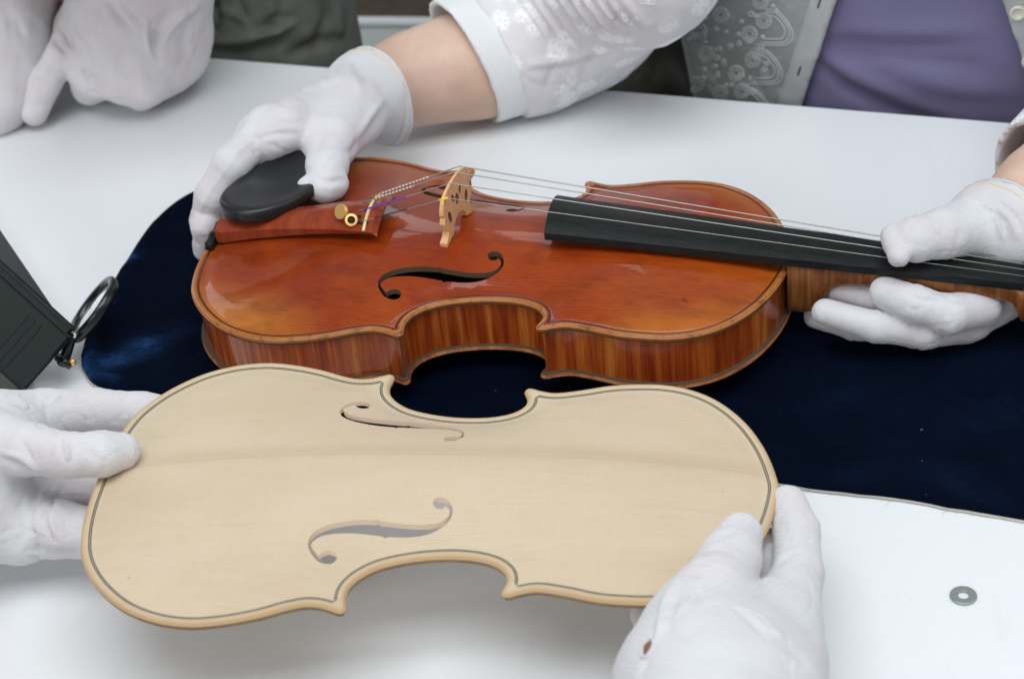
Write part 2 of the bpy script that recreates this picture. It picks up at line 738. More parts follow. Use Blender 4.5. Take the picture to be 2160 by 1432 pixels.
def varnish(name, cols, edge=None, flame=False, rough=.32, coat=1.0, coat_rough=.035):
    mt = mat(name, cols[0], rough)
    b = mt.node_tree.nodes['Principled BSDF']
    b.inputs['Coat Weight'].default_value = coat
    b.inputs['Coat Roughness'].default_value = coat_rough
    b.inputs['Coat IOR'].default_value = 1.38
    b.inputs['Specular IOR Level'].default_value = .12
    g = G(mt)
    n = g.noise(9, 4, .6, dist=.6)
    c = g.ramp(n, [(.32, cols[0]), (.50, cols[1]), (.70, cols[2])])
    if flame:
        fl = g.noise(1, 3, .62, vec=g.mapping((150, 95, 7), (0, 0.16, 0)))
        fl2 = g.noise(1, 2, .6, vec=g.mapping((330, 200, 16), (0, 0.12, 0)))
        k = g.math('ADD', g.math('MULTIPLY', fl, .75), g.math('MULTIPLY', fl2, .3))
        c2 = g.ramp(k, [(.38, cols[0]), (.48, cols[1]), (.56, cols[2]), (.66, cols[3])])
        c = g.mix(.80, c, c2)
        pores = g.ramp(g.noise(1, 2, .7, vec=g.mapping((900, 900, 140))), [(.60, 0.), (.75, .5)])
        c = g.mix(pores, c, cols[0])
    else:
        gr = g.wave(190, 'Y', 2.6, 3, 3, vec=g.mapping((.05, 1, .05)), prof='SAW')
        gm = g.ramp(g.noise(16, 3, .6), [(.3, .35), (.7, .75)])
        c = g.mix(g.math('MULTIPLY', gr, gm), c, (.50, .28, .20), 'MULTIPLY')
        flk = g.noise(1, 3, .7, vec=g.mapping((160, 900, 100)))
        c = g.mix(g.ramp(flk, [(.35, .28), (.65, 0.)]), c, cols[3], 'MULTIPLY')
        worn = g.math('MULTIPLY', g.ramp(g.attr('rim'), [(.06, 0.), (.45, 1.)]), 1.)
        lobe = g.ramp(g.math('ADD', g.math('MULTIPLY', g.attr('gold'), .75), g.math('MULTIPLY', g.noise(14, 4, .65), .5)), [(.45, 0.), (1.05, .68)])
        c = g.mix(lobe, c, cols[4])
        c = g.mix(g.ramp(g.noise(1, 4, .7, vec=g.mapping((26, 60, 30))), [(.30, .42), (.52, 0.)]), c, (.085, .012, .003))
        if edge:
            ew = g.ramp(g.math('ADD', g.attr('rim'), g.math('MULTIPLY', g.math('SUBTRACT', g.noise(90, 4, .7), .5), .05)), [(.090, 1.), (.105, 0.)])
            dark = g.ramp(g.noise(160, 4, .75), [(.30, .75), (.48, 0.)])
            ec = g.mix(dark, edge, (.07, .022, .008))
            c = g.mix(ew, c, ec)
    spots = g.ramp(g.noise(120, 2, .6), [(.75, 0.), (.78, .5)])
    c = g.mix(spots, c, (.04, .012, .006))
    g.color(c)
    gb = g.noise(1, 2, .5, vec=g.mapping((40, 520, 200))) if not flame else g.noise(1, 2, .5, vec=g.mapping((260, 260, 30)))
    hb = g.math('ADD', g.math('MULTIPLY', gb, .5), g.math('MULTIPLY', g.noise(120, 3, .6), .6))
    bn = g.bump(hb, .00022, .55)
    bn2 = g.n('ShaderNodeBump')
    bn2.inputs['Distance'].default_value = .00035
    bn2.inputs['Strength'].default_value = .12
    g.link(hb, bn2.inputs['Height'])
    g.link(bn2.outputs[0], b.inputs['Coat Normal'])
    return mt


M['belly'] = varnish('varnished_spruce', coat=.75, cols=[(.25, .029, .004), (.34, .053, .006), (.42, .088, .008), (.60, .36, .25), (.52, .185, .024)], edge=(.36, .13, .032))
M['ribs'] = varnish('flamed_maple', [(.16, .019, .004), (.27, .043, .007), (.38, .085, .012), (.52, .18, .030)], flame=True, coat_rough=.08)
M['neckwood'] = varnish('neck_maple', [(.11, .032, .010), (.19, .062, .018), (.27, .105, .032), (.36, .17, .06)], flame=True, coat=.35, coat_rough=.2)
M['tailwood'] = varnish('red_boxwood', [(.20, .030, .011), (.23, .036, .013), (.26, .043, .015), (.30, .06, .02)], flame=True, coat=.5, coat_rough=.18)


def spruce_mat():
    mt = mat('white_spruce', (.74, .60, .40), .55)
    b = mt.node_tree.nodes['Principled BSDF']
    b.inputs['Specular IOR Level'].default_value = .25
    g = G(mt)
    n = g.noise(1, 4, .6, vec=g.mapping((5, 14, 5)))
    c = g.ramp(n, [(.30, (.60, .485, .345)), (.5, (.65, .545, .40)), (.72, (.69, .59, .445))])
    gr = g.wave(245, 'Y', 2.6, 4, 3, vec=g.mapping((.045, 1, .05)), prof='SAW')
    gm = g.ramp(g.noise(12, 3, .6), [(.3, .32), (.7, .70)])
    c = g.mix(g.math('MULTIPLY', gr, gm), c, (.47, .355, .225))
    st = g.ramp(g.noise(1, 3, .65, vec=g.mapping((3.5, 170, 5))), [(.62, 0.), (.76, .38)])
    c = g.mix(st, c, (.50, .35, .20))
    silk = g.noise(1, 3, .7, vec=g.mapping((520, 90, 100)))
    c = g.mix(g.ramp(silk, [(.42, .14), (.66, 0.)]), c, (.55, .40, .23))
    # dark centre joint and a soft stain beside it
    y = g.sep()[1]
    yy = g.math('ADD', y, g.math('MULTIPLY', g.math('SUBTRACT', g.noise(12, 3), .5), .006))
    jt = g.math('SUBTRACT', 1.0, g.math('MULTIPLY', g.math('ABSOLUTE', g.math('SUBTRACT', yy, .012)), 120.))
    c = g.mix(g.math('MULTIPLY', g.math('MAXIMUM', jt, 0.), .30), c, (.42, .30, .19))
    jl = g.math('SUBTRACT', 1.0, g.math('MULTIPLY', g.math('ABSOLUTE', g.math('SUBTRACT', y, .0085)), 2600.))
    c = g.mix(g.math('MULTIPLY', g.math('MAXIMUM', jl, 0.), .35), c, (.34, .22, .12))
    rim = g.math('ADD', g.attr('rim'), g.math('MULTIPLY', g.math('SUBTRACT', g.noise(70, 4, .7), .5), .06))
    c = g.mix(g.ramp(rim, [(.02, .8), (.12, 0.)]), c, (.50, .32, .155))
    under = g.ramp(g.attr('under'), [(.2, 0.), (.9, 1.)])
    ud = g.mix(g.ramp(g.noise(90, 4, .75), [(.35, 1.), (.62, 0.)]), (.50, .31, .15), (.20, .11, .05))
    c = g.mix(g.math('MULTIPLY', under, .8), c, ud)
    dots = g.ramp(g.noise(190, 2, .6), [(.745, 0.), (.775, .5)])
    c = g.mix(dots, c, (.40, .26, .13))
    g.color(c)
    hb = g.math('ADD', g.noise(1, 3, .6, vec=g.mapping((130, 1400, 300))), g.math('MULTIPLY', g.noise(900, 2), .5))
    g.bump(hb, .00018, .6)
    return mt


M['spruce'] = spruce_mat()
M['purf_black'] = mat('purfling_black', (.022, .024, .020), .6)
M['purf_white'] = mat('purfling_white', (.42, .36, .25), .6)
M['purf_dark'] = mat('purfling_dark', (.030, .010, .005), .25)
M['purf_brown'] = mat('purfling_brown', (.10, .032, .010), .25)
M['fwall'] = mat('cut_spruce', (.86, .67, .50), .7)
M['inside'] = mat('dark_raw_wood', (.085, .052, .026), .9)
M['edge_worn'] = varnish('worn_edge', [(.20, .050, .012), (.28, .080, .018), (.36, .125, .030), (.44, .18, .05)], flame=True, coat_rough=.06)


def ebony_mat():
    mt = mat('ebony', (.010, .011, .011), .42, Specular_IOR_Level=.22)
    g = G(mt)
    n = g.noise(1, 3, .7, vec=g.mapping((60, 900, 500)))
    g.color(g.ramp(n, [(.4, (.0075, .009, .009)), (.7, (.017, .019, .019))]))
    d = g.ramp(g.noise(700, 3, .7), [(.4, .36), (.7, .58)])
    g.link(d, g.b.inputs['Roughness'])
    g.bump(n, .00012, .5)
    return mt


M['ebony'] = ebony_mat()
M['chin'] = mat('satin_black', (.011, .012, .013), .33)
M['bridge_cut_shade'] = mat('bridge_cut_shade', (.20, .10, .05), .7)  # hole walls darker than the maple: shade inside the cutouts put into the colour
M['bridge'] = mat('bridge_maple', (.62, .34, .15), .55)
_g = G(M['bridge'])
_n = _g.noise(1, 3, .7, vec=_g.mapping((500, 900, 260)))
_c = _g.ramp(_n, [(.28, (.44, .20, .08)), (.45, (.70, .38, .17)), (.7, (.76, .46, .23))])
_g.color(_c)
M['steel'] = mat('string_steel', (.40, .385, .35), .32, Metallic=1.0)
M['gold'] = mat('gold_plate', (.88, .52, .17), .40, Metallic=.85)
M['fret'] = mat('brass_fret', (.83, .72, .38), .3, Metallic=.35)
M['purple_thread'] = mat('purple_thread', (.11, .045, .40), .6)
M['dark_thread'] = mat('dark_thread', (.03, .022, .018), .6)
M['yellow_tube'] = mat('yellow_tube', (.80, .60, .03), .4)


def spiral_mat():
    mt = mat('spiral_thread', (.7, .66, .58), .5)
    g = G(mt)
    s = g.sep()
    v = g.math('ADD', g.math('MULTIPLY', s[0], 2300.), g.math('MULTIPLY', s[2], 1400.))
    c = g.mix(g.ramp(g.math('ADD', g.math('MULTIPLY', g.math('SINE', v), .5), .5), [(.30, 0.), (.70, 1.)]), (.26, .17, .12), (.72, .68, .60))
    g.color(c)
    return mt


M['spiral'] = spiral_mat()
M['zinc'] = mat('zinc', (.36, .39, .37), .45, Metallic=.75)
_g = G(M['zinc'])
_g.bump(_g.noise(900, 3), .0001, .5)
M['box'] = mat('dark_grey_plastic', (.013, .018, .017), .55, Specular_IOR_Level=.2)
_g = G(M['box'])
_g.bump(_g.noise(1500, 2), .0001, .4)
M['lid'] = mat('grey_plastic', (.036, .036, .039), .5, Specular_IOR_Level=.25)
M['rim_black'] = mat('black_rim', (.008, .008, .008), .22)
M['chrome'] = mat('chrome', (.75, .72, .65), .15, Metallic=1.0)
M['glass'] = mat('lens_glass', (.97, .96, .97), .06, Transmission_Weight=.75)
M['glass'].node_tree.nodes['Principled BSDF'].inputs['IOR'].default_value = 1.5
M['chair'] = mat('pale_plastic', (.36, .39, .36), .45)
_g = G(M['chair'])
_g.color(_g.mix(_g.noise(9, 3), (.34, .37, .34), (.39, .42, .39)))
M['leg'] = mat('steel_leg', (.45, .46, .47), .35, Metallic=.8)

# ------------------------------------------------------------------ the setting: floor and table
fl = obj('floor', [(-6000, -4000, -740), (6000, -4000, -740), (6000, 8000, -740), (-6000, 8000, -740)], [(0, 1, 2, 3)], M['floor'], smooth=False)
fl['kind'] = 'structure'

tb = thing('table', (0, 0, -740), 'white laminate table under the violin and all the gloved hands', 'table')
e0, e1 = P(430, 120, 0), P(2160, 260, 0)
ed = (e1 - e0) / np.linalg.norm(e1 - e0)
pe = np.array([ed[1], -ed[0], 0])            # towards the lens side
A = e0 - ed * 900
B = e1 + ed * 600
quad = [A, B, B + pe * 640, A + pe * 760]
cen = sum(quad) / 4 + np.array([0, 0, -14])
bm = bmesh.new()
for z in (0, -28):
    for q in quad:
        bm.verts.new((q[0], q[1], z))
bm.verts.ensure_lookup_table()
bm.faces.new([bm.verts[i] for i in (3, 2, 1, 0)])
bm.faces.new([bm.verts[i] for i in (4, 5, 6, 7)])
for i in range(4):
    bm.faces.new([bm.verts[i], bm.verts[(i + 1) % 4], bm.verts[(i + 1) % 4 + 4], bm.verts[i + 4]])
bmesh.ops.recalc_face_normals(bm, faces=list(bm.faces))
bmesh.ops.bevel(bm, geom=list(bm.edges), offset=2.0, segments=2, affect='EDGES')
obj('tabletop', [list(v.co) for v in bm.verts], [tuple(v.index for v in f.verts) for f in bm.faces], M['table'], tb, smooth=False)
bm.free()
for q in quad:
    c = q + (sum(quad) / 4 - q) * .12
    V, F = tube([(c[0], c[1], -740), (c[0], c[1], -28)], 20, 16)
    obj('leg', V, F, M['leg'], tb)

# ------------------------------------------------------------------ velvet cloth
cl_px = [(415, 405), (372, 428), (322, 472), (272, 543), (237, 598), (207, 660), (181, 718), (172, 752), (178, 785), (196, 808), (232, 822),
         (330, 835), (480, 852), (640, 874), (800, 899), (1000, 930), (1250, 964), (1450, 992), (1640, 1018), (1720, 1031), (1800, 1040), (1900, 1052),
         (2000, 1070), (2080, 1083), (2160, 1096), (2300, 1115), (2400, 900), (2420, 700), (2400, 520), (2300, 528), (2126, 543), (1950, 553),
         (1690, 565), (1400, 520), (1050, 470), (800, 430), (600, 398), (480, 388)]
outl = np.array([P(x, y, 2)[:2] for x, y in cl_px])
outl = catmull(outl, 5, True)
rng = np.random.RandomState(5)
outl += (vnoise(np.c_[outl / 9., np.zeros(len(outl))], 3) * .5)[:, None]
g_ = np.mgrid[outl[:, 0].min():outl[:, 0].max():5, outl[:, 1].min():outl[:, 1].max():5].reshape(2, -1).T
g_ = g_[in_poly(g_, outl)]
g_ = g_[seg_dist(g_, outl, True) > 3]
inner = []
nn = len(outl)
tg = np.roll(outl, -1, 0) - np.roll(outl, 1, 0)
tg /= np.linalg.norm(tg, axis=1)[:, None]
nrm = np.c_[-tg[:, 1], tg[:, 0]]
if not in_poly((outl + nrm * 2)[:1], outl)[0]:
    nrm = -nrm
allp = np.vstack([outl, outl + nrm * 1.2, g_])
vv, ee, ff, ov, oe, of = delaunay_2d_cdt([Vector(p_) for p_ in allp], [(i, (i + 1) % nn) for i in range(nn)], [], 1, 1e-4)
vv = np.array([list(q) for q in vv])
dd = seg_dist(vv, outl, True)
lump = P(200, 770, 0)[:2]
lx = vv - P(290, 745, 0)[:2]
zz = 2.0 + 1.2 * np.clip(dd / 2, 0, 1)
left = np.clip((P(420, 700, 0)[0] - vv[:, 0]) / 60, 0, 1)
zz += left * (3.0 * np.exp(-((dd - 6) / 5) ** 2) + .9 * vnoise(np.c_[vv / 16., dd * 0], 11) * np.clip(dd / 4, 0, 1))
zz += np.clip(dd / 6, 0, 1) * (.7 * vnoise(np.c_[vv / 30., dd * 0], 12))
flatv = (vv[:, 0] > -185) & (vv[:, 0] < 190) & (np.abs(vv[:, 1]) < 112)
zz = np.where(flatv, np.minimum(zz, 2.0), zz)


def blob(px, py, rx, ry, rot):
    c = P(px, py, 2)[:2]
    a = vv - c
    ca, sa = math.cos(rot), math.sin(rot)
    u, v = a[:, 0] * ca + a[:, 1] * sa, -a[:, 0] * sa + a[:, 1] * ca
    return np.exp(-(u / rx) ** 2 - (v / ry) ** 2)


pile = 1.6 * blob(270, 755, 18, 6, .75) + 1.0 * blob(225, 770, 6, 6, 0) + 1.1 * blob(300, 735, 9, 9, 0) + 1.8 * blob(188, 775, 4, 15, .25) + 1.6 * blob(262, 555, 4, 10, -.7) + 1.6 * blob(222, 802, 10, 4, -.5) + .5 * blob(215, 650, 4, 16, -.3)  # hand-placed mask of the velvet's blue highlights
pile += .22 * blob(1830, 1000, 16, 7, .3) + .18 * blob(2030, 1020, 26, 10, -.6) + .15 * blob(2100, 880, 40, 14, .3) + .14 * blob(1760, 850, 30, 10, .6) + .35 * blob(330, 715, 26, 5, .5)
pile *= np.clip(.65 + .6 * vnoise(np.c_[vv / 5., dd * 0], 31), 0, 1.4)
ND = len(vv)
V2 = np.vstack([np.c_[vv, zz], np.c_[vv[:0], zz[:0]]])
cloth = thing('velvet_cloth', (0, 0, 0.3), 'dark navy blue velvet cloth spread beneath the varnished violin', 'cloth')
F2 = [tuple(f) for f in ff]
a_ = np.array([(V2[f[1]] - V2[f[0]])[0] * (V2[f[2]] - V2[f[0]])[1] - (V2[f[1]] - V2[f[0]])[1] * (V2[f[2]] - V2[f[0]])[0] for f in F2])
F2 = [f if s > 0 else f[::-1] for f, s in zip(F2, a_)]
obj('pile', V2, F2, M['velvet'], cloth, attrs={'pile': np.clip(pile * .7, 0, 1.2)})
# backing: a cream sheet just under the pile, its raw edge standing a little proud
bo = outl - nrm * (.55 + .35 * vnoise(np.c_[outl / 4., np.ones(nn)], 7))[:, None]
bi = outl + nrm * 2.0
VB = np.vstack([np.c_[bi, np.full(nn, 1.7)], np.c_[bo, np.full(nn, 1.5)], np.c_[bo, np.full(nn, .3)], np.c_[bi, np.full(nn, .3)]])
FB = []
for r_ in range(3):
    for i in range(nn):
        j = (i + 1) % nn
        FB.append((r_ * nn + i, r_ * nn + j, (r_ + 1) * nn + j, (r_ + 1) * nn + i))
obj('backing', VB, FB, M['backing'], cloth)
fr = []
for i in range(60):
    k = rng.randint(nn)
    if not (15 * 5 < k < 25 * 5):
        continue
    p0 = np.array([*bo[k], 1.6])
    dvec = np.array([*(-nrm[k]), 0]) + rng.uniform(-.9, .9, 3) * [1, 1, .2]
    L = rng.uniform(1.0, 3.2)
    fr.append(tube([p0, p0 + dvec * L * .5 + [0, 0, .3], p0 + dvec * L], .12, 4))
if fr:
    V, F = join(*fr)
    o = obj('loose_thread', V, F, M['backing'], cloth)
    o['kind'] = 'stuff'

# ------------------------------------------------------------------ violin plates: shared outline and arching
HALF = [(0.0, 0.0), (.3, 19.5), (2.8, 40.7), (8.3, 59.3), (19.8, 77.1), (36.3, 92.3), (53.9, 100.8), (71.6, 103.8), (88.1, 101.9), (104.7, 97.2),
        (117.4, 91.8), (126.4, 89.2), (134.0, 89.8), (140.0, 92.2), (143.6, 93.4), (146.3, 91.6), (145.8, 87.5), (145.0, 81.8), (146.4, 75.2),
        (151.1, 68.4), (159.0, 62.3), (169.8, 58.2), (182.0, 55.6), (194.9, 54.8), (206.0, 56.0), (214.8, 59.2), (220.3, 64.3), (222.0, 70.0),
        (220.9, 75.2), (219.9, 78.2), (221.0, 80.5), (224.4, 80.7), (229.5, 78.6), (237.8, 77.0), (251.3, 79.5), (265.7, 83.3), (280.5, 84.8),
        (294.4, 84.5), (308.3, 81.0), (321.0, 73.7), (331.6, 63.2), (340.5, 50.0), (347.2, 35.1), (351.3, 21.9), (353.8, 9.7), (354.9, 0.0)]
HALF = np.array(HALF)
mm_ = np.vstack([HALF[1:2] * [1, -1], HALF, HALF[-2:-1] * [1, -1]])
hs = catmull(mm_, 8)[8:-8]                   # half outline from tail to neck
hs = np.vstack([hs[:1] * [1, 0], hs[1:-1], hs[-1:] * [1, 0]])
OUT = np.vstack([hs, (hs[1:-1] * [1, -1])[::-1]]) - [177.5, 0]
# even spacing
sl = np.r_[0, np.cumsum(np.linalg.norm(np.diff(np.vstack([OUT, OUT[:1]]), axis=0), axis=1))]
ns = 900
tt = np.arange(ns) / ns * sl[-1]
cl = np.vstack([OUT, OUT[:1]])
OUT = np.c_[np.interp(tt, sl, cl[:, 0]), np.interp(tt, sl, cl[:, 1])]
TG = np.roll(OUT, -1, 0) - np.roll(OUT, 1, 0)
TG /= np.linalg.norm(TG, axis=1)[:, None]
NR = np.c_[-TG[:, 1], TG[:, 0]]
if not in_poly((OUT + NR * 3)[:1], OUT)[0]:
    NR = -NR


def inset(d):
    q = OUT + NR * d
    ok = (seg_dist(q, OUT, True) > .97 * d) & in_poly(q, OUT)
    return q, ok


# membrane for the arching
gx = np.arange(-180, 180.1, 1.5)
gy = np.arange(-106.5, 106.6, 1.5)
GX, GY = np.meshgrid(gx, gy, indexing='ij')
Q = np.c_[GX.ravel(), GY.ravel()]
dist = seg_dist(Q, OUT[::2], True)
ins_ = in_poly(Q, OUT) & (dist > 5.0)
ins_ = ins_.reshape(GX.shape)
U = np.where(ins_, np.clip(dist.reshape(GX.shape) - 5, 0, 60) * 60., 0.)
ii_, jj_ = np.indices(U.shape)
red = ((ii_ + jj_) % 2 == 0) & ins_
blk = ((ii_ + jj_) % 2 == 1) & ins_
om = 1.955
for _ in range(420):
    for mk in (red, blk):
        S_ = np.zeros_like(U)
        S_[1:-1, 1:-1] = .25 * (U[2:, 1:-1] + U[:-2, 1:-1] + U[1:-1, 2:] + U[1:-1, :-2]) + .25 * 1.5 ** 2
        U = np.where(mk, U + om * (S_ - U), U)
mid = U[:, len(gy) // 2]
umx = np.maximum(mid, 1e-3)
gt = np.clip(U / umx[:, None], 0, 1.4)
# wide bouts overshoot the centre only near the ends; hold the ratio there
tx = np.clip(np.abs(gx + 2) / 172., 0, 1)
AX = (1 - tx ** 2.5) ** 1.1
ARCH = AX[:, None] * np.clip(gt, 0, 1.0) ** 1.22
ARCH = np.where(ins_, ARCH, 0)
ker = np.exp(-(np.arange(-5, 6) * 1.5 / 3.2) ** 2 / 2)
ker /= ker.sum()
for ax_ in (0, 1):
    ARCH = np.apply_along_axis(lambda m_: np.convolve(m_, ker, mode='same'), ax_, ARCH)
ARCH /= ARCH.max()


def arch(xy):
    u = np.clip((xy[:, 0] - gx[0]) / 1.5, 0, len(gx) - 1.001)
    v = np.clip((xy[:, 1] - gy[0]) / 1.5, 0, len(gy) - 1.001)
    i, j = u.astype(int), v.astype(int)
    f, g2 = u - i, v - j
    return (ARCH[i, j] * (1 - f) * (1 - g2) + ARCH[i + 1, j] * f * (1 - g2) + ARCH[i, j + 1] * (1 - f) * g2 + ARCH[i + 1, j + 1] * f * g2)


ED_D = [0, .35, .8, 1.5, 2.6, 4.2, 5.6, 7.5, 10.5, 14]
ED_Z = [-1.75, -.8, -.25, 0, -.12, -.75, -1.0, -.95, -.5, 0]


def belly_z(xy, H, d=None):
    if d is None:
        d = seg_dist(xy, OUT, True)
    return np.interp(d, ED_D, ED_Z) + H * arch(xy)


FH = np.array([(10.8, -27.1), (9.9, -28.3), (8.0, -28.8), (6.0, -28.1), (4.6, -26.4), (4.4, -24.4), (5.5, -22.8), (7.4, -22.1), (9.9, -22.5), (12.1, -24.1), (13.8, -26.7), (14.6, -29.4), (14.6, -31.9), (13.5, -34.8), (11.6, -37.3), (8.9, -39.4), (5.3, -41.6), (-0.8, -43.5), (-8.4, -44.7), (-16.0, -45.2), (-17.7, -46.1), (-19.2, -45.2), (-27.6, -45.0), (-36.2, -45.3), (-43.3, -46.4), (-48.0, -47.8), (-51.3, -49.9), (-53.5, -53.7), (-51.7, -56.5), (-48.6, -59.8), (-47.3, -57.8), (-44.6, -56.2), (-41.6, -56.7), (-39.9, -58.7), (-40.1, -61.4), (-42.1, -63.6), (-45.2, -64.1), (-49.0, -62.7), (-52.0, -59.4), (-54.1, -56.0), (-55.1, -52.4), (-54.7, -49.4), (-52.8, -45.8), (-49.3, -42.9), (-44.7, -40.6), (-38.0, -38.4), (-30.4, -37.1), (-23.1, -36.8), (-22.3, -35.8), (-21.5, -37.0), (-11.0, -37.7), (-1.3, -37.8), (6.3, -36.9), (10.5, -35.2), (12.7, -32.7), (13.2, -30.3), (12.4, -28.4)])


def fcurve():
    # smooth between corners: the wing tips and the two notches stay sharp
    corners = [0, 19, 20, 21, 29, 47, 48, 49]
    out = []
    n = len(FH)
    for a, b in zip(corners, corners[1:] + [n]):
        seg = np.array([FH[i % n] for i in range(a, b + 1)])
        if len(seg) == 2:
            out.append(seg[:1])
            continue
        c = catmull(seg, 4)
        out.append(c[:-1])
    return np.vstack(out)


FC = fcurve()


def plate(H, holes, under_depth=3.0, step=2.6):
    """Solid arched plate: returns V, F, fmat, attrs.  fmat 0 wood, 1 cut wall of the f-holes."""
    base = [OUT]
    for d in (.35, .8, 1.5, 2.6, 4.2, 5.8, 8.0):
        q, ok = inset(d)
        base.append(q[ok][::1 if d < 3 else 2])
    x = np.arange(-178, 178, step)
    y = np.arange(-104, 104.1, step)
    X, Y = np.meshgrid(x, y, indexing='ij')
    X = X + (np.arange(len(y)) % 2)[None] * step / 2
    q = np.c_[X.ravel(), Y.ravel()]
    q = q[in_poly(q, OUT)]
    q = q[seg_dist(q, OUT, True) > 9.3]
    for h_ in holes:
        q = q[~in_poly(q, h_)]
        q = q[seg_dist(q, h_, True) > 1.1]
    n0 = len(OUT)
    pts = [OUT]
    edges = [(i, (i + 1) % n0) for i in range(n0)]
    nb = n0
    hstart = []
    for h_ in holes:
        hstart.append((nb, len(h_)))
        edges += [(nb + i, nb + (i + 1) % len(h_)) for i in range(len(h_))]
        pts.append(h_)
        nb += len(h_)
    allp = np.vstack(pts + base[1:] + [q])
    vv, ee, ff, ov, _, _ = delaunay_2d_cdt([Vector(p_) for p_ in allp], edges, [], 1, 1e-5)
    vv = np.array([list(a) for a in vv])
    m_ = np.full(len(allp), -1)
    for i, lst in enumerate(ov):
        for k in lst:
            m_[k] = i
    ff = np.array([list(f) for f in ff])
    cen_ = vv[ff].mean(1)
    keep = np.ones(len(ff), bool)
    for h_ in holes:
        keep &= ~in_poly(cen_, h_)
    ff = ff[keep]
    a, b, c = vv[ff[:, 0]], vv[ff[:, 1]], vv[ff[:, 2]]
    s = (b - a)[:, 0] * (c - a)[:, 1] - (b - a)[:, 1] * (c - a)[:, 0]
    ff[s < 0] = ff[s < 0][:, ::-1]
    d = seg_dist(vv, OUT, True)
    z = belly_z(vv, H, d)
    N0 = len(vv)
    zu = np.where(d < 6, -4.0, -4.0) + (H - .3) * arch(vv) * .96 + np.clip((d - 6) / 8, 0, 1) * (4.0 - under_depth)
    # under side, pulled in a little at the rim
    uv = vv.copy()
    V = [np.c_[vv, z], np.c_[uv, zu]]
    F = [tuple(f) for f in ff] + [tuple(int(i) + N0 for i in f[::-1]) for f in ff]
    fm = [0] * len(ff) + [2] * len(ff)
    att_rim = [d, d * 0 + 30.]
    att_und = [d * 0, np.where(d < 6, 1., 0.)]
    n = 2 * N0
    rim = m_[:n0]
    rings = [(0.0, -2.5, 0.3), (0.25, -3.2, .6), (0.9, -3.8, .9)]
    prev = rim
    # bring underside boundary inwards: rings then join to it
    for dd_, zz_, uu in rings:
        q_ = OUT + NR * dd_
        V.append(np.c_[q_, np.full(n0, zz_)])
        att_rim.append(np.full(n0, 0.))
        att_und.append(np.full(n0, uu))
        cur = np.arange(n, n + n0)
        n += n0
        for i in range(n0):
            j = (i + 1) % n0
            F.append((int(prev[j]), int(prev[i]), int(cur[i]), int(cur[j])))
            fm.append(0)
        prev = cur
    low = rim + N0
    Vtmp = np.vstack(V)
    Vtmp[low, :2] = OUT + NR * 1.5
    for i in range(n0):
        j = (i + 1) % n0
        F.append((int(prev[j]), int(prev[i]), int(low[i]), int(low[j])))
        fm.append(0)
    V = [Vtmp]
    for (st, ln) in hstart:
        idx = m_[st:st + ln]
        top = Vtmp[idx]
        bot = Vtmp[idx + N0]
        V.append(top)
        V.append(bot)
        att_rim += [np.full(ln, 30.)] * 2
        att_und += [np.zeros(ln)] * 2
        for i in range(ln):
            j = (i + 1) % ln
            F.append((n + i, n + j, n + ln + j, n + ln + i))
            fm.append(1)
        n += 2 * ln
    V = np.vstack(V)
    rimv = np.concatenate(att_rim)
    gold = 0 * rimv
    # golden, thinner varnish towards the edges of both bouts
    dx = np.abs(V[:, 0] + 5)
    gold = np.clip((np.abs(V[:, 1]) - 42) / 50, 0, 1) * np.clip((dx - 55) / 60, 0, 1) + .45 * np.clip((dx - 120) / 60, 0, 1)
    return V, F, fm, {'rim': rimv / 30., 'under': np.concatenate(att_und), 'gold': np.clip(gold, 0, 1)}


def purfling(H, lo, hi, gap=.08):
    ds = [lo, lo + (hi - lo) * .34, lo + (hi - lo) * .66, hi]
    ok = inset(hi)[1] & inset(lo)[1]
    idx = np.where(ok)[0]
    V, F, fm = [], [], []
    n = len(idx)
    for d in ds:
        q = (OUT + NR * d)[idx]
        V.append(np.c_[q, belly_z(q, H, np.full(n, d)) + gap])
    for r in range(3):
        for i in range(n):
            j = (i + 1) % n
            F.append((r * n + i, r * n + j, (r + 1) * n + j, (r + 1) * n + i))
            fm.append(0 if r != 1 else 1)
    V = np.vstack(V)
    # face up
    p0, p1, p2 = V[F[0][0]], V[F[0][1]], V[F[0][2]]
    if np.cross(p1 - p0, p2 - p0)[2] < 0:
        F = [f[::-1] for f in F]
    return V, F, fm


# ------------------------------------------------------------------ varnished violin
VZ = 52.0
vio = thing('violin', (0, 0, VZ - 50), 'varnished red-brown violin lying on navy velvet with its bridge and strings', 'violin')


def vobj(name, V, F, mats, parent=None, **k):
    V = np.asarray(V, float) + [0, 0, 50]
    return obj(name, V, F, mats, parent or vio, local=True, **k)


FCF = FC * [1, -1]
HV = 14.6
V, F, fm, at = plate(HV, [FC, FCF[::-1]])
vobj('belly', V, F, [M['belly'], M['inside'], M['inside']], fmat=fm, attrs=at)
V, F, fm = purfling(HV, 3.7, 5.0)
vobj('purfling', V, F, [M['purf_dark'], M['purf_brown']], fmat=fm)
# back: the same plate turned over
V, F, fm, at = plate(13.0, [])
Vb = V * [1, 1, -1] + [0, 0, -36.6]
vobj('back_plate', Vb, [f[::-1] for f in F], [M['edge_worn'], M['inside'], M['inside']], fmat=fm, attrs=at)
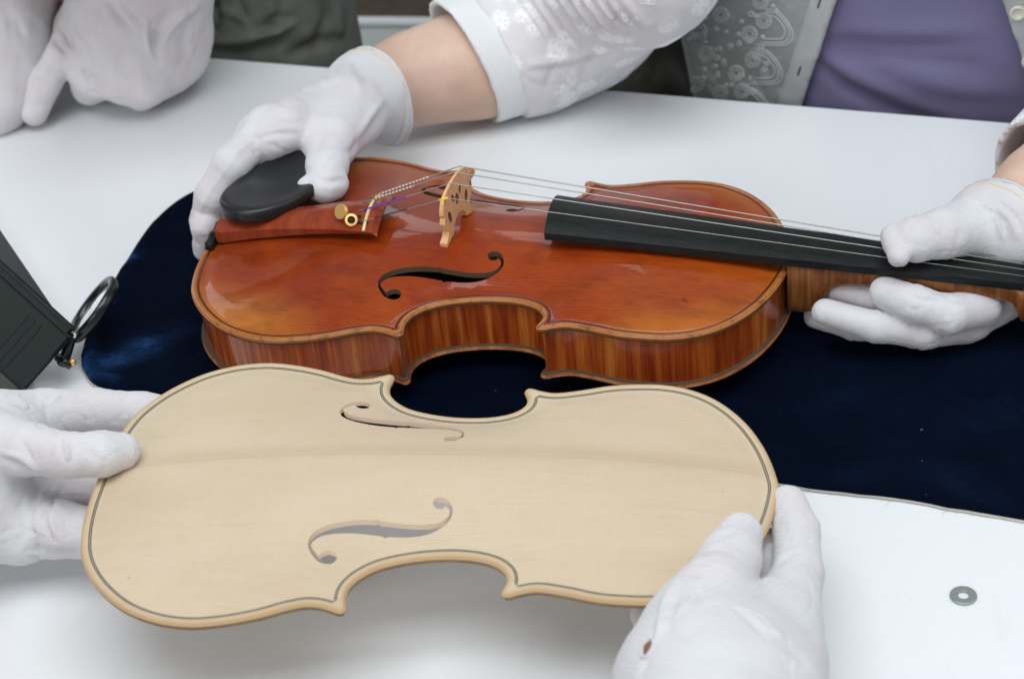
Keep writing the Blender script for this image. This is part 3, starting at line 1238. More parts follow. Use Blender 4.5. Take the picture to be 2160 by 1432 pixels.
# ribs
q, ok = inset(3.0)
q = q[ok]
n = len(q)
q2 = q + (q.mean(0) - q) * 0
qi = (OUT + NR * 4.4)[ok]
VR = np.vstack([np.c_[q, np.full(n, -3.6)], np.c_[q, np.full(n, -33.0)], np.c_[qi, np.full(n, -3.6)], np.c_[qi, np.full(n, -33.0)]])
FR, fmr = [], []
for i in range(n):
    j = (i + 1) % n
    FR.append((i, j, n + j, n + i))
    FR.append((2 * n + j, 2 * n + i, 3 * n + i, 3 * n + j))
    fmr += [0, 1]
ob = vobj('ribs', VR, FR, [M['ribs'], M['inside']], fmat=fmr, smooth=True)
ob.data.set_sharp_from_angle(angle=math.radians(50))
# end pin and saddle
V, F = lathe([(0, -6), (3, -5.6), (4.2, -3), (3.4, 0), (4.4, 3), (4.4, 5)], 20, (-178, 0, -18), (1, 0, 0))
vobj('end_pin', V, F, M['ebony'])
V, F = rbox((-173.5, 0, 2.2), (2.6, 0, 0), (0, 15, 0), (0, 0, 2.8), 1.0)
vobj('saddle', V, F, M['ebony'])
# neck with heel
sec = [  # x, half width, z top, z bottom
    (176.0, 15.6, 6.4, -33.4), (184, 15.3, 5.6, -33.8), (190, 14.8, 5.0, -32.8), (194, 14.2, 4.6, -29.0), (197, 13.7, 4.2, -23.5), (200, 13.4, 3.9, -18.6), (206, 13.2, 3.2, -15.6),
    (215, 13.0, 2.2, -15.2), (240, 12.6, -.5, -16.4), (270, 12.1, -3.8, -19.0), (296, 11.6, -6.8, -21.2), (301, 11.7, -7.2, -23.0), (304, 11.9, -7.4, -29.5), (306, 12.0, -7.6, -34.0),
    (312, 12.2, -8.6, -36.0), (330, 11.5, -11, -38.5), (352, 9.5, -16, -41), (372, 7.5, -23, -42)]
V, F = [], []
K = 18
for x, hw, zt, zb in sec:
    for k in range(K):
        t = math.pi * k / (K - 1)
        cy, sz = math.cos(t), math.sin(t)
        e = .62 if (zt - zb) > 25 else .85
        V.append((x, hw * math.copysign(abs(cy) ** e, cy), zt - (zt - zb) * abs(sz) ** e))
for i in range(len(sec) - 1):
    for k in range(K):
        a, b = i * K + k, i * K + (k + 1) % K
        F.append((a, b, b + K, a + K))
F.append(tuple(range(K)))
F.append(tuple((len(sec) - 1) * K + k for k in range(K - 1, -1, -1)))
vobj('neck', V, [f[::-1] for f in F], M['neckwood'])
# scroll (beyond the picture's right edge)
V, F = [], []
th = np.linspace(0, 4.4 * math.pi, 70)
rad = 19 * np.exp(-th * .115)
cx, cz = 384, -44
pts = np.c_[cx + rad * np.sin(-th + math.pi * .62), th * 0, cz + rad * np.cos(-th + math.pi * .62)]
V, F = tube(pts, np.linspace(7.5, 3.2, 70), 10)
V[:, 1] *= 1.15
vobj('scroll', V, F, M['neckwood'])
for px_, s_ in ((322, 1), (334, -1), (347, 1), (358, -1)):
    V, F = lathe([(0, -16), (3.2, -16), (2.9, 16), (3.4, 20), (2.2, 23), (6.5, 30), (7, 36), (0, 38)], 16, (px_, 0, -26 - (px_ - 322) * .2), (0, s_, 0))
    V[:, 0] = px_ + (V[:, 0] - px_) * np.where(np.abs(V[:, 1]) > 23, 1.0, 1.0)
    vobj('peg', V, F, M['ebony'])


# fingerboard
def fb_low(x):
    return 20.2 - .1075 * (x - 35)


V, F = [], []
xs = np.linspace(38, 306.5, 40)
K = 15
for x in xs:
    hw = 21.2 - (x - 38) * (9.2 / 268.5)
    zl = fb_low(x)
    R_ = 42.
    row = []
    for k in range(K):
        y = -hw + 2 * hw * k / (K - 1)
        row.append((x, y, zl + 4.6 + (math.sqrt(R_ ** 2 - y * y) - math.sqrt(R_ ** 2 - hw * hw))))
    row.append((x, hw, zl))
    for k in range(5):
        y = hw * .82 - 2 * hw * .82 * k / 4
        row.append((x, y, zl + (1.2 if x < 172 else 0)))
    row.append((x, -hw, zl))
    V += row
K2 = K + 7
for i in range(len(xs) - 1):
    for k in range(K2):
        a, b = i * K2 + k, i * K2 + (k + 1) % K2
        F.append((a, b, b + K2, a + K2))
F.append(tuple(range(K2)))
F.append(tuple((len(xs) - 1) * K2 + k for k in range(K2 - 1, -1, -1)))
ob = vobj('fingerboard', V, [f[::-1] for f in F], M['ebony'])
ob.data.set_sharp_from_angle(angle=math.radians(35))
V, F = rbox((309.5, 0, fb_low(309) + 5.2), (2.6, 0, 0), (0, 12, 0), (0, 0, 4.2), 1.2)
vobj('nut', V, F, M['ebony'])

# bridge
BX = -19.5
half = [(0, 8.6), (4.5, 7.8), (8, 5.2), (10, 1.6), (10.6, .2), (21.2, -2.4), (21.4, -.2), (17.6, 2.6), (16.4, 5.0), (17.2, 7.8), (19.6, 9.6), (20.6, 12.4), (19.6, 15.2),
        (19.0, 16.2), (20.4, 18.6), (20.2, 21.2), (18.6, 26.0)]
topc = [(16.5, 29.0), (11, 30.9), (5.5, 31.9), (0, 32.2)]
left_ = [(-a, b) for a, b in half[1:]]
loop = [(a, b) for a, b in half] + topc + [(-a, b) for a, b in topc[:-1][::-1]] + [(-a, b) for a, b in half[1:][::-1]]
loop = np.array(loop, float)
loop[:, 1] += np.clip((loop[:, 1] - 14) / 18, 0, 1) * (loop[:, 0] * .085)   # treble side a little lower
zb0 = belly_z(np.array([[BX, 0.0]]), HV)[0]


def ell(cy, cz, ry, rz, rot=0, n=14):
    t = np.arange(n) / n * 2 * math.pi
    a, b = ry * np.cos(t), rz * np.sin(t)
    return np.c_[cy + a * math.cos(rot) - b * math.sin(rot), cz + a * math.sin(rot) + b * math.cos(rot)]


bh = [ell(12.5, 12.8, 2.1, 4.3, -.25), ell(-12.5, 12.8, 2.1, 4.3, .25), np.vstack([ell(0, 18.2, 2.6, 3.6)]), ell(5.4, 21.5, 1.5, 2.9, -.4), ell(-5.4, 21.5, 1.5, 2.9, .4)]
pts = [loop]
edges = [(i, (i + 1) % len(loop)) for i in range(len(loop))]
nb = len(loop)
rngs = [(0, len(loop))]
for h_ in bh:
    edges += [(nb + i, nb + (i + 1) % len(h_)) for i in range(len(h_))]
    rngs.append((nb, len(h_)))
    pts.append(h_)
    nb += len(h_)
allp = np.vstack(pts)
vv, _, ff, ov, _, _ = delaunay_2d_cdt([Vector(a) for a in allp], edges, [], 1, 1e-5)
vv = np.array([list(a) for a in vv])
ff = np.array([list(f) for f in ff])
cn = vv[ff].mean(1)
kp = np.ones(len(ff), bool)
for h_ in bh:
    kp &= ~in_poly(cn, h_)
ff = ff[kp]
mp = np.zeros(len(allp), int)
for i, l_ in enumerate(ov):
    for k in l_:
        mp[k] = i
th_ = 2.3 - 1.5 * np.clip(vv[:, 1] / 32, 0, 1)
zz_ = zb0 + .3 + vv[:, 1] * 1.0
lean = vv[:, 1] * .03
VA = np.c_[BX - th_ + lean, vv[:, 0], zz_]
VC = np.c_[BX + th_ + lean, vv[:, 0], zz_]
tw = math.radians(-9)
for W_ in (VA, VC):
    dx_, dy_ = W_[:, 0] - BX, W_[:, 1].copy()
    W_[:, 0] = BX + dx_ * math.cos(tw) - dy_ * math.sin(tw)
    W_[:, 1] = dx_ * math.sin(tw) + dy_ * math.cos(tw)
nv = len(vv)
F = [tuple(f) for f in ff] + [tuple(i + nv for i in f[::-1]) for f in ff]
for st, ln in rngs:
    for i in range(ln):
        a, b = mp[st + i], mp[st + (i + 1) % ln]
        F.append((a, b, b + nv, a + nv))
holeset = set(int(mp[k]) for k in range(len(loop), len(allp)))
bm = bmesh.new()
for v_ in np.vstack([VA, VC]):
    bm.verts.new(v_)
bm.verts.ensure_lookup_table()
for f in F:
    try:
        q_ = bm.faces.new([bm.verts[int(i)] for i in f])
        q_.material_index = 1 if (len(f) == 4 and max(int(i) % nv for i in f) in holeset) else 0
    except ValueError:
        pass
bmesh.ops.recalc_face_normals(bm, faces=list(bm.faces))
vobj('bridge', [list(v.co) for v in bm.verts], [tuple(v.index for v in f.verts) for f in bm.faces], [M['bridge'], M['bridge_cut_shade']], smooth=False, fmat=[f.material_index for f in bm.faces])
bm.free()


def bridge_top(y):
    i = np.argsort(loop[:, 0])
    t = np.array([(a, b) for a, b in loop if b > 24])
    t = t[np.argsort(t[:, 0])]
    return zb0 + .3 + np.interp(y, t[:, 0], t[:, 1])


# tailpiece: arched board narrowing towards the saddle
V, F = [], []
xs = np.r_[np.linspace(-170, -66, 26), -64, -62.6]
K = 15


def tp_z(x):
    u = (x + 170) / 108.
    return 9.5 + 14.6 * u


def tp_hw(x):
    u = np.clip((x + 170) / 104., 0, 1)
    return 10.8 + 11.0 * u ** 2.3


for x in xs:
    hw = tp_hw(x)
    if x < -166:
        hw *= .86 + .14 * (x + 170) / 4
    drop = 0 if x <= -66 else (x + 66) * 1.0
    row = []
    for k in range(K):
        s = -1 + 2 * k / (K - 1)
        row.append((x - 5.0 * (1 - s * s) * (x > -80) * (x + 80) / 18. * .0, hw * s, tp_z(x) + 3.4 - 6.0 * s * s * (hw / 22) - drop))
    for k in range(K):
        s = 1 - 2 * k / (K - 1)
        row.append((x, hw * s * .96, tp_z(x) - (4.8 - 5.8 * (x + 170) / 108.) - 5.0 * s * s * (hw / 22)))
    V += row
K2 = 2 * K
for i in range(len(xs) - 1):
    for k in range(K2):
        a, b = i * K2 + k, i * K2 + (k + 1) % K2
        F.append((a, b, b + K2, a + K2))
F.append(tuple(range(K2)))
F.append(tuple((len(xs) - 1) * K2 + k for k in range(K2 - 1, -1, -1)))
tail = vobj('tailpiece', V, [f[::-1] for f in F], M['tailwood'])
tail.data.set_sharp_from_angle(angle=math.radians(40))


def tp_top(x, y):
    hw = tp_hw(x)
    return tp_z(x) + 3.4 - 6.0 * (y / hw) ** 2 * (hw / 22)


FRX = -71.0
ys = np.linspace(-20.6, 20.6, 25)
V, F = tube(np.array([(FRX, y, tp_top(FRX, y) + .5) for y in ys]), 1.05, 8)
vobj('fret', V, F, M['fret'], tail)
V, F = tube([(-170, -5, 9), (-174, -5.5, 7), (-180.5, -5, -6), (-181, -4, -16)], 1.1, 8)
V2_, F2_ = tube([(-170, 5, 9), (-174, 5.5, 7), (-180.5, 5, -6), (-181, 4, -16)], 1.1, 8)
V, F = join((V, F), (V2_, F2_))
vobj('tailgut', V, F, M['dark_thread'])
# strings
BYS = [16.3, 5.6, -5.6, -16.3]
TYS = [15.0, 5.2, -5.2, -15.0]
NYS = [8.2, 2.7, -2.7, -8.2]
RAD = [.40, .37, .33, .22]
for i in range(4):
    zb_ = bridge_top(BYS[i])
    zn = fb_low(309) + 4.6 + 1.5 + (1.9 if abs(NYS[i]) < 4 else 1.2)
    pts = [(-82, TYS[i], tp_top(-82, TYS[i]) - 1.2), (-76, TYS[i], tp_top(-76, TYS[i]) + .6), (FRX, TYS[i], tp_top(FRX, TYS[i]) + 1.7)]
    pts += [(FRX + (BX + .9 - FRX) * t, TYS[i] + (BYS[i] - TYS[i]) * t, tp_top(FRX, TYS[i]) + 1.7 + (zb_ + .2 - tp_top(FRX, TYS[i]) - 1.7) * t) for t in (.25, .5, .75, 1)]
    pts += [(BX + .9 + (309.5 - BX - .9) * t, BYS[i] + (NYS[i] - BYS[i]) * t, zb_ + .2 + (zn - zb_ - .2) * t) for t in (.25, .5, .75, 1)]
    pts += [(326, NYS[i] * .7, -18)]
    V, F = tube(pts, RAD[i], 8)
    st = vobj('string', V, F, M['steel'])
    a = np.array(pts[2])
    b = np.array(pts[6])
    t0, t1, mt, rr_ = [(.0, .62, 'spiral', .62), (.0, .50, 'spiral', .60), (-.06, .46, 'purple_thread', .5), (.12, .52, 'dark_thread', .42)][i]
    V, F = tube([a + (b - a) * (t0 + (t1 - t0) * t) for t in np.linspace(0, 1, 9)], rr_, 8)
    vobj('winding', V, F, M[mt], st)
    if i == 3:
        d_ = (b - a) / np.linalg.norm(b - a)
        V, F = tube([b - d_ * 5.5, b + d_ * .6], .75, 8)
        vobj('bridge_tube', V, F, M['yellow_tube'], st)
# fine tuners on the two treble strings
for ty, tx_, up, kind in ((-9.5, -85.5, 4.2, 0), (-14.5, -79.5, 2.6, 1)):
    z0 = tp_top(tx_, ty)
    V, F = tube([(tx_, ty, z0 - 1), (tx_ - .4, ty, z0 + up)], 1.1, 10)
    ft = vobj('fine_tuner', V, F, M['gold'])
    axn = (-.42, -.78, .52) if kind == 0 else (.25, -.75, .60)
    if kind == 0:
        V, F = lathe([(0, 0), (4.2, 0), (4.7, .5), (4.7, 2.0), (4.3, 2.5), (0, 2.5)], 36, (tx_ - .4, ty, z0 + up), axn)
    else:
        V, F = lathe([(2.2, .2), (3.6, 0), (4.1, .8), (3.6, 1.8), (2.4, 1.9), (2.0, 1.0), (2.2, .2)], 32, (tx_, ty, z0 + up), axn)
    o = vobj('thumb_screw', V, F, M['gold'], ft)
    o.data.set_sharp_from_angle(angle=math.radians(40))
    if kind:
        V, F = lathe([(0, .3), (2.2, .3), (2.2, .9), (0, .9)], 20, (tx_, ty, z0 + up), axn)
        vobj('screw_tip', V, F, M['ebony'], ft)
    V, F = join(rbox((tx_ + 5.0, ty, z0 + 1.2), (4.0, 0, -.3), (0, 1.0, 0), (0, 0, .9), .4), rbox((tx_ + 8.8, ty, z0 + .5), (1.9, 0, 0), (0, 1.5, 0), (0, 0, 1.3), .5))
    vobj('lever', V, F, M['ebony'], ft)

# chin rest
cc = np.array([-138.0, 31.0, 22.0])


def chin_extra(fld, R):
    X, Y, Z = np.meshgrid(*fld.ax, indexing='ij', sparse=True)
    x, y, z = X - cc[0], Y - cc[1], Z - (cc[2] + VZ)
    a = .42
    u, v = x * math.cos(a) - y * math.sin(a), x * math.sin(a) + y * math.cos(a)
    k = ((np.abs(u) / 25.5) ** 2.5 + (np.abs(v) / 45) ** 2.5) ** (1 / 2.5)
    d2 = (k - 1) * 30
    top = z - (3.0 + 3.6 * (v / 47) ** 2 + 2.2 * (u / 32) ** 2 - 3.4 * np.exp(-(u / 18) ** 2 - (v / 27) ** 2))
    bot = -(z + 2.6 + 0 * u) - 1.6 * k
    q = np.maximum(np.maximum(d2, top * .9), bot)
    # soft outer edge
    e = np.maximum(d2 + 3.0, 0) ** 2 + np.maximum(top * .9 + 3.0, 0) ** 2
    q = np.maximum(q, np.sqrt(e) - 3.0)
    return q.astype(np.float32)


a_ = np.array([cc[0] - 44, cc[1] - 44, cc[2] + VZ - 12])
b_ = np.array([cc[0] + 44, cc[1] + 44, cc[2] + VZ + 14])
V, F = sculpt([(a_, 1., b_, 1.)], h=1.3, noise=0, extra=chin_extra, sm=3)
chin = obj('chin_rest', V, F, M['chin'], vio)
for yy_ in (20, 44):
    zs = belly_z(np.array([[-160., yy_]]), HV)[0]
    V, F = rbox((-158, yy_, (zs + 17) / 2), (6, 0, 0), (0, 7, 0), (0, 0, (17 - zs) / 2), 1.0)
    vobj('foot', V, F, M['chin'], chin)
for yy_ in (24, 46):
    xe = -177.5 + (4 if yy_ < 30 else 9)
    V, F = tube([(xe - 3.5, yy_, -37), (xe - 3.5, yy_, 10), (xe + 8, yy_, 16)], 1.6, 10)
    vobj('clamp_screw', V, F, M['chrome'], chin)

# ------------------------------------------------------------------ unvarnished plate held in front
PR = [[0.99116686, -0.12718347, 0.0375848], [0.1278762705973029, 0.9916506435742829, -0.01663311506697729], [-0.03515553201422982, 0.021292396285288617, 0.9991550042056665]]
PS = .95
pc = np.array([22.48, -234.37, 12.39 + VZ])
Mr = Matrix(PR).to_4x4()
pl = thing('soundboard', tuple(pc), 'pale unvarnished violin top plate held flat by two white gloves', 'violin plate', R=PR)
HP = 12.6
V, F, fm, at = plate(HP, [FC, FCF[::-1]], under_depth=2.7)
obj('spruce_plate', V * PS, F, [M['spruce'], M['fwall'], M['spruce']], pl, local=True, fmat=fm, attrs=at)
V, F, fm = purfling(HP, 4.0, 5.5)
obj('purfling', V * PS, F, [M['purf_black'], M['purf_white']], pl, local=True, fmat=fm)

# ------------------------------------------------------------------ small things on the table
wc = P(2032, 1258, 0)
V, F = lathe([(2.7, 0.1), (2.7, 1.25), (2.95, 1.5), (6.1, 1.5), (6.5, 1.15), (6.5, .3), (6.2, .1), (2.7, .1)], 48, wc)
ob = obj('washer', V, [f[::-1] for f in F], M['zinc'], smooth=True)
ob.data.set_sharp_from_angle(angle=math.radians(40))
ob['label'] = 'small zinc washer lying alone on the white table'
ob['category'] = 'washer'

# magnifier with a ribbed box at the left edge
mg0 = P(40, 800, 0)
mag = thing('folding_magnifier', tuple(mg0), 'dark grey ribbed box with a hinged round lens beside the velvet', 'magnifier')
rt, dn, fw = RV[0], RV[1], RV[2]
ux = .742 * rt + .670 * dn
vx = -.668 * rt + .744 * dn
wx = fw
c0 = P(140, 708, 40)                         # upper right corner of the ribbed face
sc_ = np.linalg.norm(c0 - CAM) / FPX         # mm per photo pixel here
L_, W_ = 300 * sc_, 143 * sc_
cb = c0 - ux * L_ / 2 + vx * W_ / 2 + wx * 7
V, F = rbox(cb, ux * L_ / 2, vx * W_ / 2, wx * 7, 1.0)
obj('case', V, F, M['box'], mag, smooth=False)
for k in range(3):
    o_ = c0 - ux * (52 + k * 17) * sc_ + vx * W_ * .55
    V, F = rbox(o_ - wx * .05, ux * .45, vx * W_ * .40, wx * .5, .2)
    obj('rib', V, F, M['box'], mag, smooth=False)
V, F = rbox(c0 - ux * (L_ / 2 + 2) - vx * 2.5 + wx * 6, ux * L_ / 2, vx * 2.0, wx * 6, .8)
obj('hinge_strip', V, F, M['box'], mag, smooth=False)
# the lid, opened a little and seen edge-on
ld = P(140, 690, 40)
V, F = [], []
q = [P(141, 692, 40), P(-160, 250, 60), P(-160, 415, 44), P(118, 683, 40)]
n_ = np.cross(q[1] - q[0], q[3] - q[0])
n_ /= np.linalg.norm(n_)
if n_ @ fw < 0:
    n_ = -n_
V = np.vstack([q, [a + n_ * 5 for a in q]])
F = [(0, 1, 2, 3), (7, 6, 5, 4), (0, 4, 5, 1), (1, 5, 6, 2), (2, 6, 7, 3), (3, 7, 4, 0)]
obj('lid', V, F, M['lid'], mag, smooth=False)
fb_ = P(14, 795, 8)
V, F = rbox(fb_ + wx * 3, ux * 9, vx * 8, wx * 7, 1)
obj('foot', V, F, M['rim_black'], mag, smooth=False)
lc = P(197, 653, 30)
ls = np.linalg.norm(lc - CAM) / FPX
maj = (.60 * rt - .80 * dn)
mn = (.80 * rt + .60 * dn)
nrm_l = .36 * (-fw) - .933 * mn
nrm_l /= np.linalg.norm(nrm_l)
sec_ax = np.cross(nrm_l, maj)
tc = np.arange(64) / 64 * 2 * math.pi
RL = 70 * ls
ring = np.array([lc + RL * (math.cos(t) * maj + math.sin(t) * sec_ax) for t in tc])
V, F = [], []
prof = [(-3.0, -2.2), (1.4, -3.4), (2.6, -2.2), (2.6, 2.4), (1.6, 3.4), (-1.6, 3.0), (-3.0, 1.8)]
for t in tc:
    rd = math.cos(t) * maj + math.sin(t) * sec_ax
    for a, b in prof:
        V.append(lc + rd * (RL + a) + nrm_l * b)
K = len(prof)
for i in range(64):
    for k in range(K):
        F.append((i * K + k, i * K + (k + 1) % K, ((i + 1) % 64) * K + (k + 1) % K, ((i + 1) % 64) * K + k))
lens = obj('lens_ring', V, F, M['rim_black'], mag)
V, F = lathe([(0, 1.8), (RL * .5, 1.3), (RL * .85, .5), (RL - 1.7, .1), (RL * .85, -.5), (RL * .5, -1.3), (0, -1.8)], 48, lc, nrm_l)
obj('glass', V, F, M['glass'], lens)
j0 = P(150, 716, 22)
j1 = P(132, 768, 16)
V, F = join(tube([P(176, 700, 28), j0, j1], [2.2, 3.0, 3.6], 12), tube([P(120, 752, 20), P(150, 772, 15)], 2.6, 12))
obj('arm', V, F, M['rim_black'], mag)
V, F = lathe([(0, 0), (2.0, 0), (2.2, .6), (1.6, 1.6), (0, 1.9)], 20, P(153, 763, 17), -fw + .4 * rt)
obj('screw', V, F, M['gold'], mag)
V, F = lathe([(0, 0), (1.7, 0), (1.7, 1.2), (0, 1.6)], 20, P(157, 707, 31), -fw)
obj('screw', V, F, M['chrome'], mag)


# ------------------------------------------------------------------ people
def hem(o, V, F, c0, n0, r, m_, name='stitching', lim=75):
    """A thread or hem round a sculpted tube where a plane meets it; returns the loop."""
    me = bmesh.new()
    vs = [me.verts.new(v) for v in V]
    for f in F:
        try:
            me.faces.new([vs[i] for i in f])
        except ValueError:
            pass
    n0 = np.asarray(n0, float) / np.linalg.norm(n0)
    res = bmesh.ops.bisect_plane(me, geom=list(me.verts) + list(me.edges) + list(me.faces), plane_co=Vector(c0), plane_no=Vector(n0))
    es = [e for e in res['geom_cut'] if isinstance(e, bmesh.types.BMEdge)]
    pts_ = np.array([list(((e.verts[0].co + e.verts[1].co) / 2)) for e in es])
    me.free()
    if len(pts_) < 8:
        return None
    c = np.asarray(c0, float)
    u = np.cross(n0, [0, 0, 1.0])
    u /= np.linalg.norm(u)
    v = np.cross(n0, u)
    near = np.linalg.norm(pts_ - c, axis=1) < lim
    pts_ = pts_[near]
    c = pts_.mean(0)
    ang = np.arctan2((pts_ - c) @ v, (pts_ - c) @ u)
    rad_ = np.linalg.norm(pts_ - c, axis=1)
    bins = np.linspace(-math.pi, math.pi, 61)
    ring_ = []
    for a, b in zip(bins[:-1], bins[1:]):
        mk = (ang >= a) & (ang < b)
        if mk.any():
            ring_.append((.5 * (a + b), rad_[mk].max()))
    ring_ = np.array(ring_)
    if lim < 60:
        ring_[:, 1] = np.minimum(ring_[:, 1], 1.06 * np.median(ring_[:, 1]))
    rr_ = ring_[:, 1]
    rr_ = (np.roll(rr_, 1) + rr_ * 2 + np.roll(rr_, -1)) / 4
    loop_ = np.array([c + (rr_[i] + r * .4) * (math.cos(ring_[i, 0]) * u + math.sin(ring_[i, 0]) * v) for i in range(len(ring_))])
    VV, FF = loop_tube(loop_, r, 6)
    return obj(name, VV, FF, m_, o)


def axis_from(a, b):
    v = np.asarray(b, float) - np.asarray(a, float)
    return v / np.linalg.norm(v)


# ---- woman holding the violin
wbase = np.array([240., 400., -740.])
wom = thing('person', tuple(wbase), 'person in grey lace blouse and purple top holding the violin', 'person')
ea = np.array([ed[0], ed[1], 0])
eb = -pe
# body: arms and trunk, one surface
sh_r, sh_l = np.array([110., 500., 410.]), np.array([410., 460., 410.])
body_palm = [(P(812, 185, 40), 27., P(880, 165, 42), 30.), (P(880, 165, 42), 30., P(1000, 135, 44), 36.), (P(1000, 135, 44), 35., P(1180, 55, 50), 37.),
             (P(1180, 55, 50), 37., P(1330, -90, 120), 40.), (P(1330, -90, 120), 40., sh_r, 50.),
             (P(2125, 472, 57), 24., P(2215, 408, 62), 27.), (P(2215, 408, 62), 27., P(2340, 300, 68), 35.), (P(2340, 300, 68), 35., P(2480, 60, 110), 40.), (P(2480, 60, 110), 40., sh_l, 50.),
             (sh_r, 55., sh_l, 55.), (sh_r + [40, 25, -60], 75., np.array([190., 430., -120]), 85.), (sh_l + [-60, 25, -60], 75., np.array([300., 425., -120]), 85.)]
V, F = sculpt(body_palm, h=4.0, kp=20, noise=.4, sm=3)
obj('body', V, F, M['skin'], wom)

# torso clothing
tcx, tcy = 250., 414.


def torso(off, zlo, zhi, thick, wedge=None):
    def ex(fld, R):
        X, Y, Z = np.meshgrid(*fld.ax, indexing='ij', sparse=True)
        x, y = X - tcx, Y - tcy
        u, v = x * ed[0] + y * ed[1], x * eb[0] + y * eb[1]
        wz = 1 + .0006 * (Z - 0)
        k = ((np.abs(u) / (186 + off)) ** 2.3 + (np.abs(v) / (112 + off)) ** 2.3) ** (1 / 2.3) / wz
        d = (k - 1) * 110
        d = np.maximum(d, Z - zhi)
        d = np.maximum(d, zlo - Z)
        if thick:
            d = np.maximum(d, -(k - 1) * 110 - thick)
        if wedge is not None:
            d = wedge(u, v, Z, d)
        return d.astype(np.float32)
    return ex


lo_, hi_ = np.array([tcx - 230, tcy - 160, -210.]), np.array([tcx + 230, tcy + 160, 400.])
tstrokes = [([(1722, 128), (1790, 185), (1880, 232), (1990, 262)], 13, 7), ([(1730, 112), (1820, 165), (1920, 210)], 14, -4), ([(1735, 86), (1860, 92), (2010, 100)], 16, 4.5), ([(1740, 112), (1880, 122), (2060, 140)], 14, 3.5),
            ([(1745, 60), (1900, 66), (2080, 62)], 20, -3), ([(1900, 160), (2030, 185), (2140, 190)], 22, -3)]
V, F = sculpt([(lo_, 1., hi_, 1.)], h=4.0, noise=1.0, nscale=60, extra=torso(2, -190, 380, 0), strokes=tstrokes)
obj('purple_top', V, F, M['purple'], wom)
# blouse, open at the front
pl_l0, pl_l1 = PY(1690, 219, 290), PY(1765, 0, 296)      # inner edge of the left band
pr_l0, pr_l1 = PY(2168, 215, 268), PY(2108, 0, 276)


def uu(p_):
    return (p_[0] - tcx) * ed[0] + (p_[1] - tcy) * ed[1]


def opening(sgn_pad):
    def wd(u, v, Z, d):
        l = uu(pl_l0) + (uu(pl_l1) - uu(pl_l0)) * (Z - pl_l0[2]) / (pl_l1[2] - pl_l0[2])
        r = uu(pr_l0) + (uu(pr_l1) - uu(pr_l0)) * (Z - pr_l0[2]) / (pr_l1[2] - pr_l0[2])
        gap = np.minimum(u - (l - sgn_pad), (r + sgn_pad) - u)      # > 0 inside the opening
        return np.maximum(d, np.where(v < 0, gap, -50.))
    return wd


def band(u, v, Z, d):
    l = uu(pl_l0) + (uu(pl_l1) - uu(pl_l0)) * (Z - pl_l0[2]) / (pl_l1[2] - pl_l0[2])
    r = uu(pr_l0) + (uu(pr_l1) - uu(pr_l0)) * (Z - pr_l0[2]) / (pr_l1[2] - pr_l0[2])
    inl = np.maximum(u - l, (l - 19) - u)
    inr = np.maximum(r - u, u - (r + 19))
    return np.maximum(np.maximum(d, np.minimum(inl, inr)), v)


V, F = sculpt([(lo_, 1., hi_, 1.)], h=3.0, noise=1.6, nscale=45, extra=torso(9, -190, 370, 5, opening(8)), strokes=[([(1440, 60), (1480, 130), (1500, 200)], 12, -3), ([(1560, 140), (1610, 200)], 10, 2), ([(1420, 120), (1440, 190)], 8, 3)])
blouse = obj('blouse', V, F, M['blouse'], wom)
bvh = BVHTree.FromPolygons([Vector(v) for v in V], [tuple(int(i) for i in f) for f in F])
V, F = sculpt([(lo_, 1., hi_, 1.)], h=2.5, noise=.5, nscale=30, extra=torso(12, -190, 370, 6, band))
obj('button_band', V, F, M['placket'], wom)
bvh2 = BVHTree.FromPolygons([Vector(v) for v in V], [tuple(int(i) for i in f) for f in F])


def cast(b, px, py):
    d = RV.T @ np.array([(px - 1080) / FPX, (py - 716) / FPX, 1.0])
    h_ = b.ray_cast(Vector(CAM), Vector(d / np.linalg.norm(d)))
    return (np.array(h_[0]), np.array(h_[1])) if h_[0] is not None else (None, None)


def emb_line(b, line, r, closed=False):
    pts_ = []
    for x, y in line:
        h_, n_ = cast(b, x, y)
        if h_ is not None:
            pts_.append(h_ + n_ * r * .25)
    if len(pts_) < 3:
        return None
    return loop_tube(pts_, r, 5) if closed else tube(pts_, r, 5)


emb = []
zs_ = .3519
flowers = [(345, 90), (600, 125), (515, 205), (535, 360), (435, 440), (215, 185), (255, 325), (580, 8), (470, 550), (200, 510), (340, 560), (180, 60)]
for fx, fy in flowers:
    cx_, cy_ = 1400 + fx * zs_, fy * zs_
    for rad_, tr in ((16, .65), (12.5, .5), (6.5, .6)):
        q = emb_line(bvh, [(cx_ + rad_ * math.cos(t), cy_ + rad_ * math.sin(t)) for t in np.arange(20) / 20 * 2 * math.pi], tr, True)
        if q:
            emb.append(q)
    for k in range(8):
        t = k / 8 * 2 * math.pi
        q = emb_line(bvh, [(cx_ + a * math.cos(t), cy_ + a * math.sin(t)) for a in (8.5, 11, 14)], .7)
        if q:
            emb.append(q)
for off in (0, 235, 470):
    for sc2 in (1.0, .86, .66):
        ln = [(600, 55), (680, 70), (740, 130), (775, 205), (745, 265), (660, 272), (570, 268)]
        cxm = np.array([640, 165])
        dx = {0: 0, 235: -62, 470: -130}[off]
        ll = [(1400 + (cxm[0] + (x - cxm[0]) * sc2 + dx) * zs_, (cxm[1] + (y - cxm[1]) * sc2 + off - 0) * zs_) for x, y in catmull(ln, 4)]
        q = emb_line(bvh, ll, .65)
        if q:
            emb.append(q)
for k in range(46):
    cx_, cy_ = rng.uniform(1445, 1640), rng.uniform(2, 205)
    r_ = rng.uniform(2.5, 6)
    q = emb_line(bvh, [(cx_ + r_ * math.cos(t), cy_ + r_ * math.sin(t) * rng.uniform(.5, 1)) for t in np.arange(8) / 8 * 2 * math.pi], .9, True)
    if q:
        emb.append(q)
V, F = join(*emb)
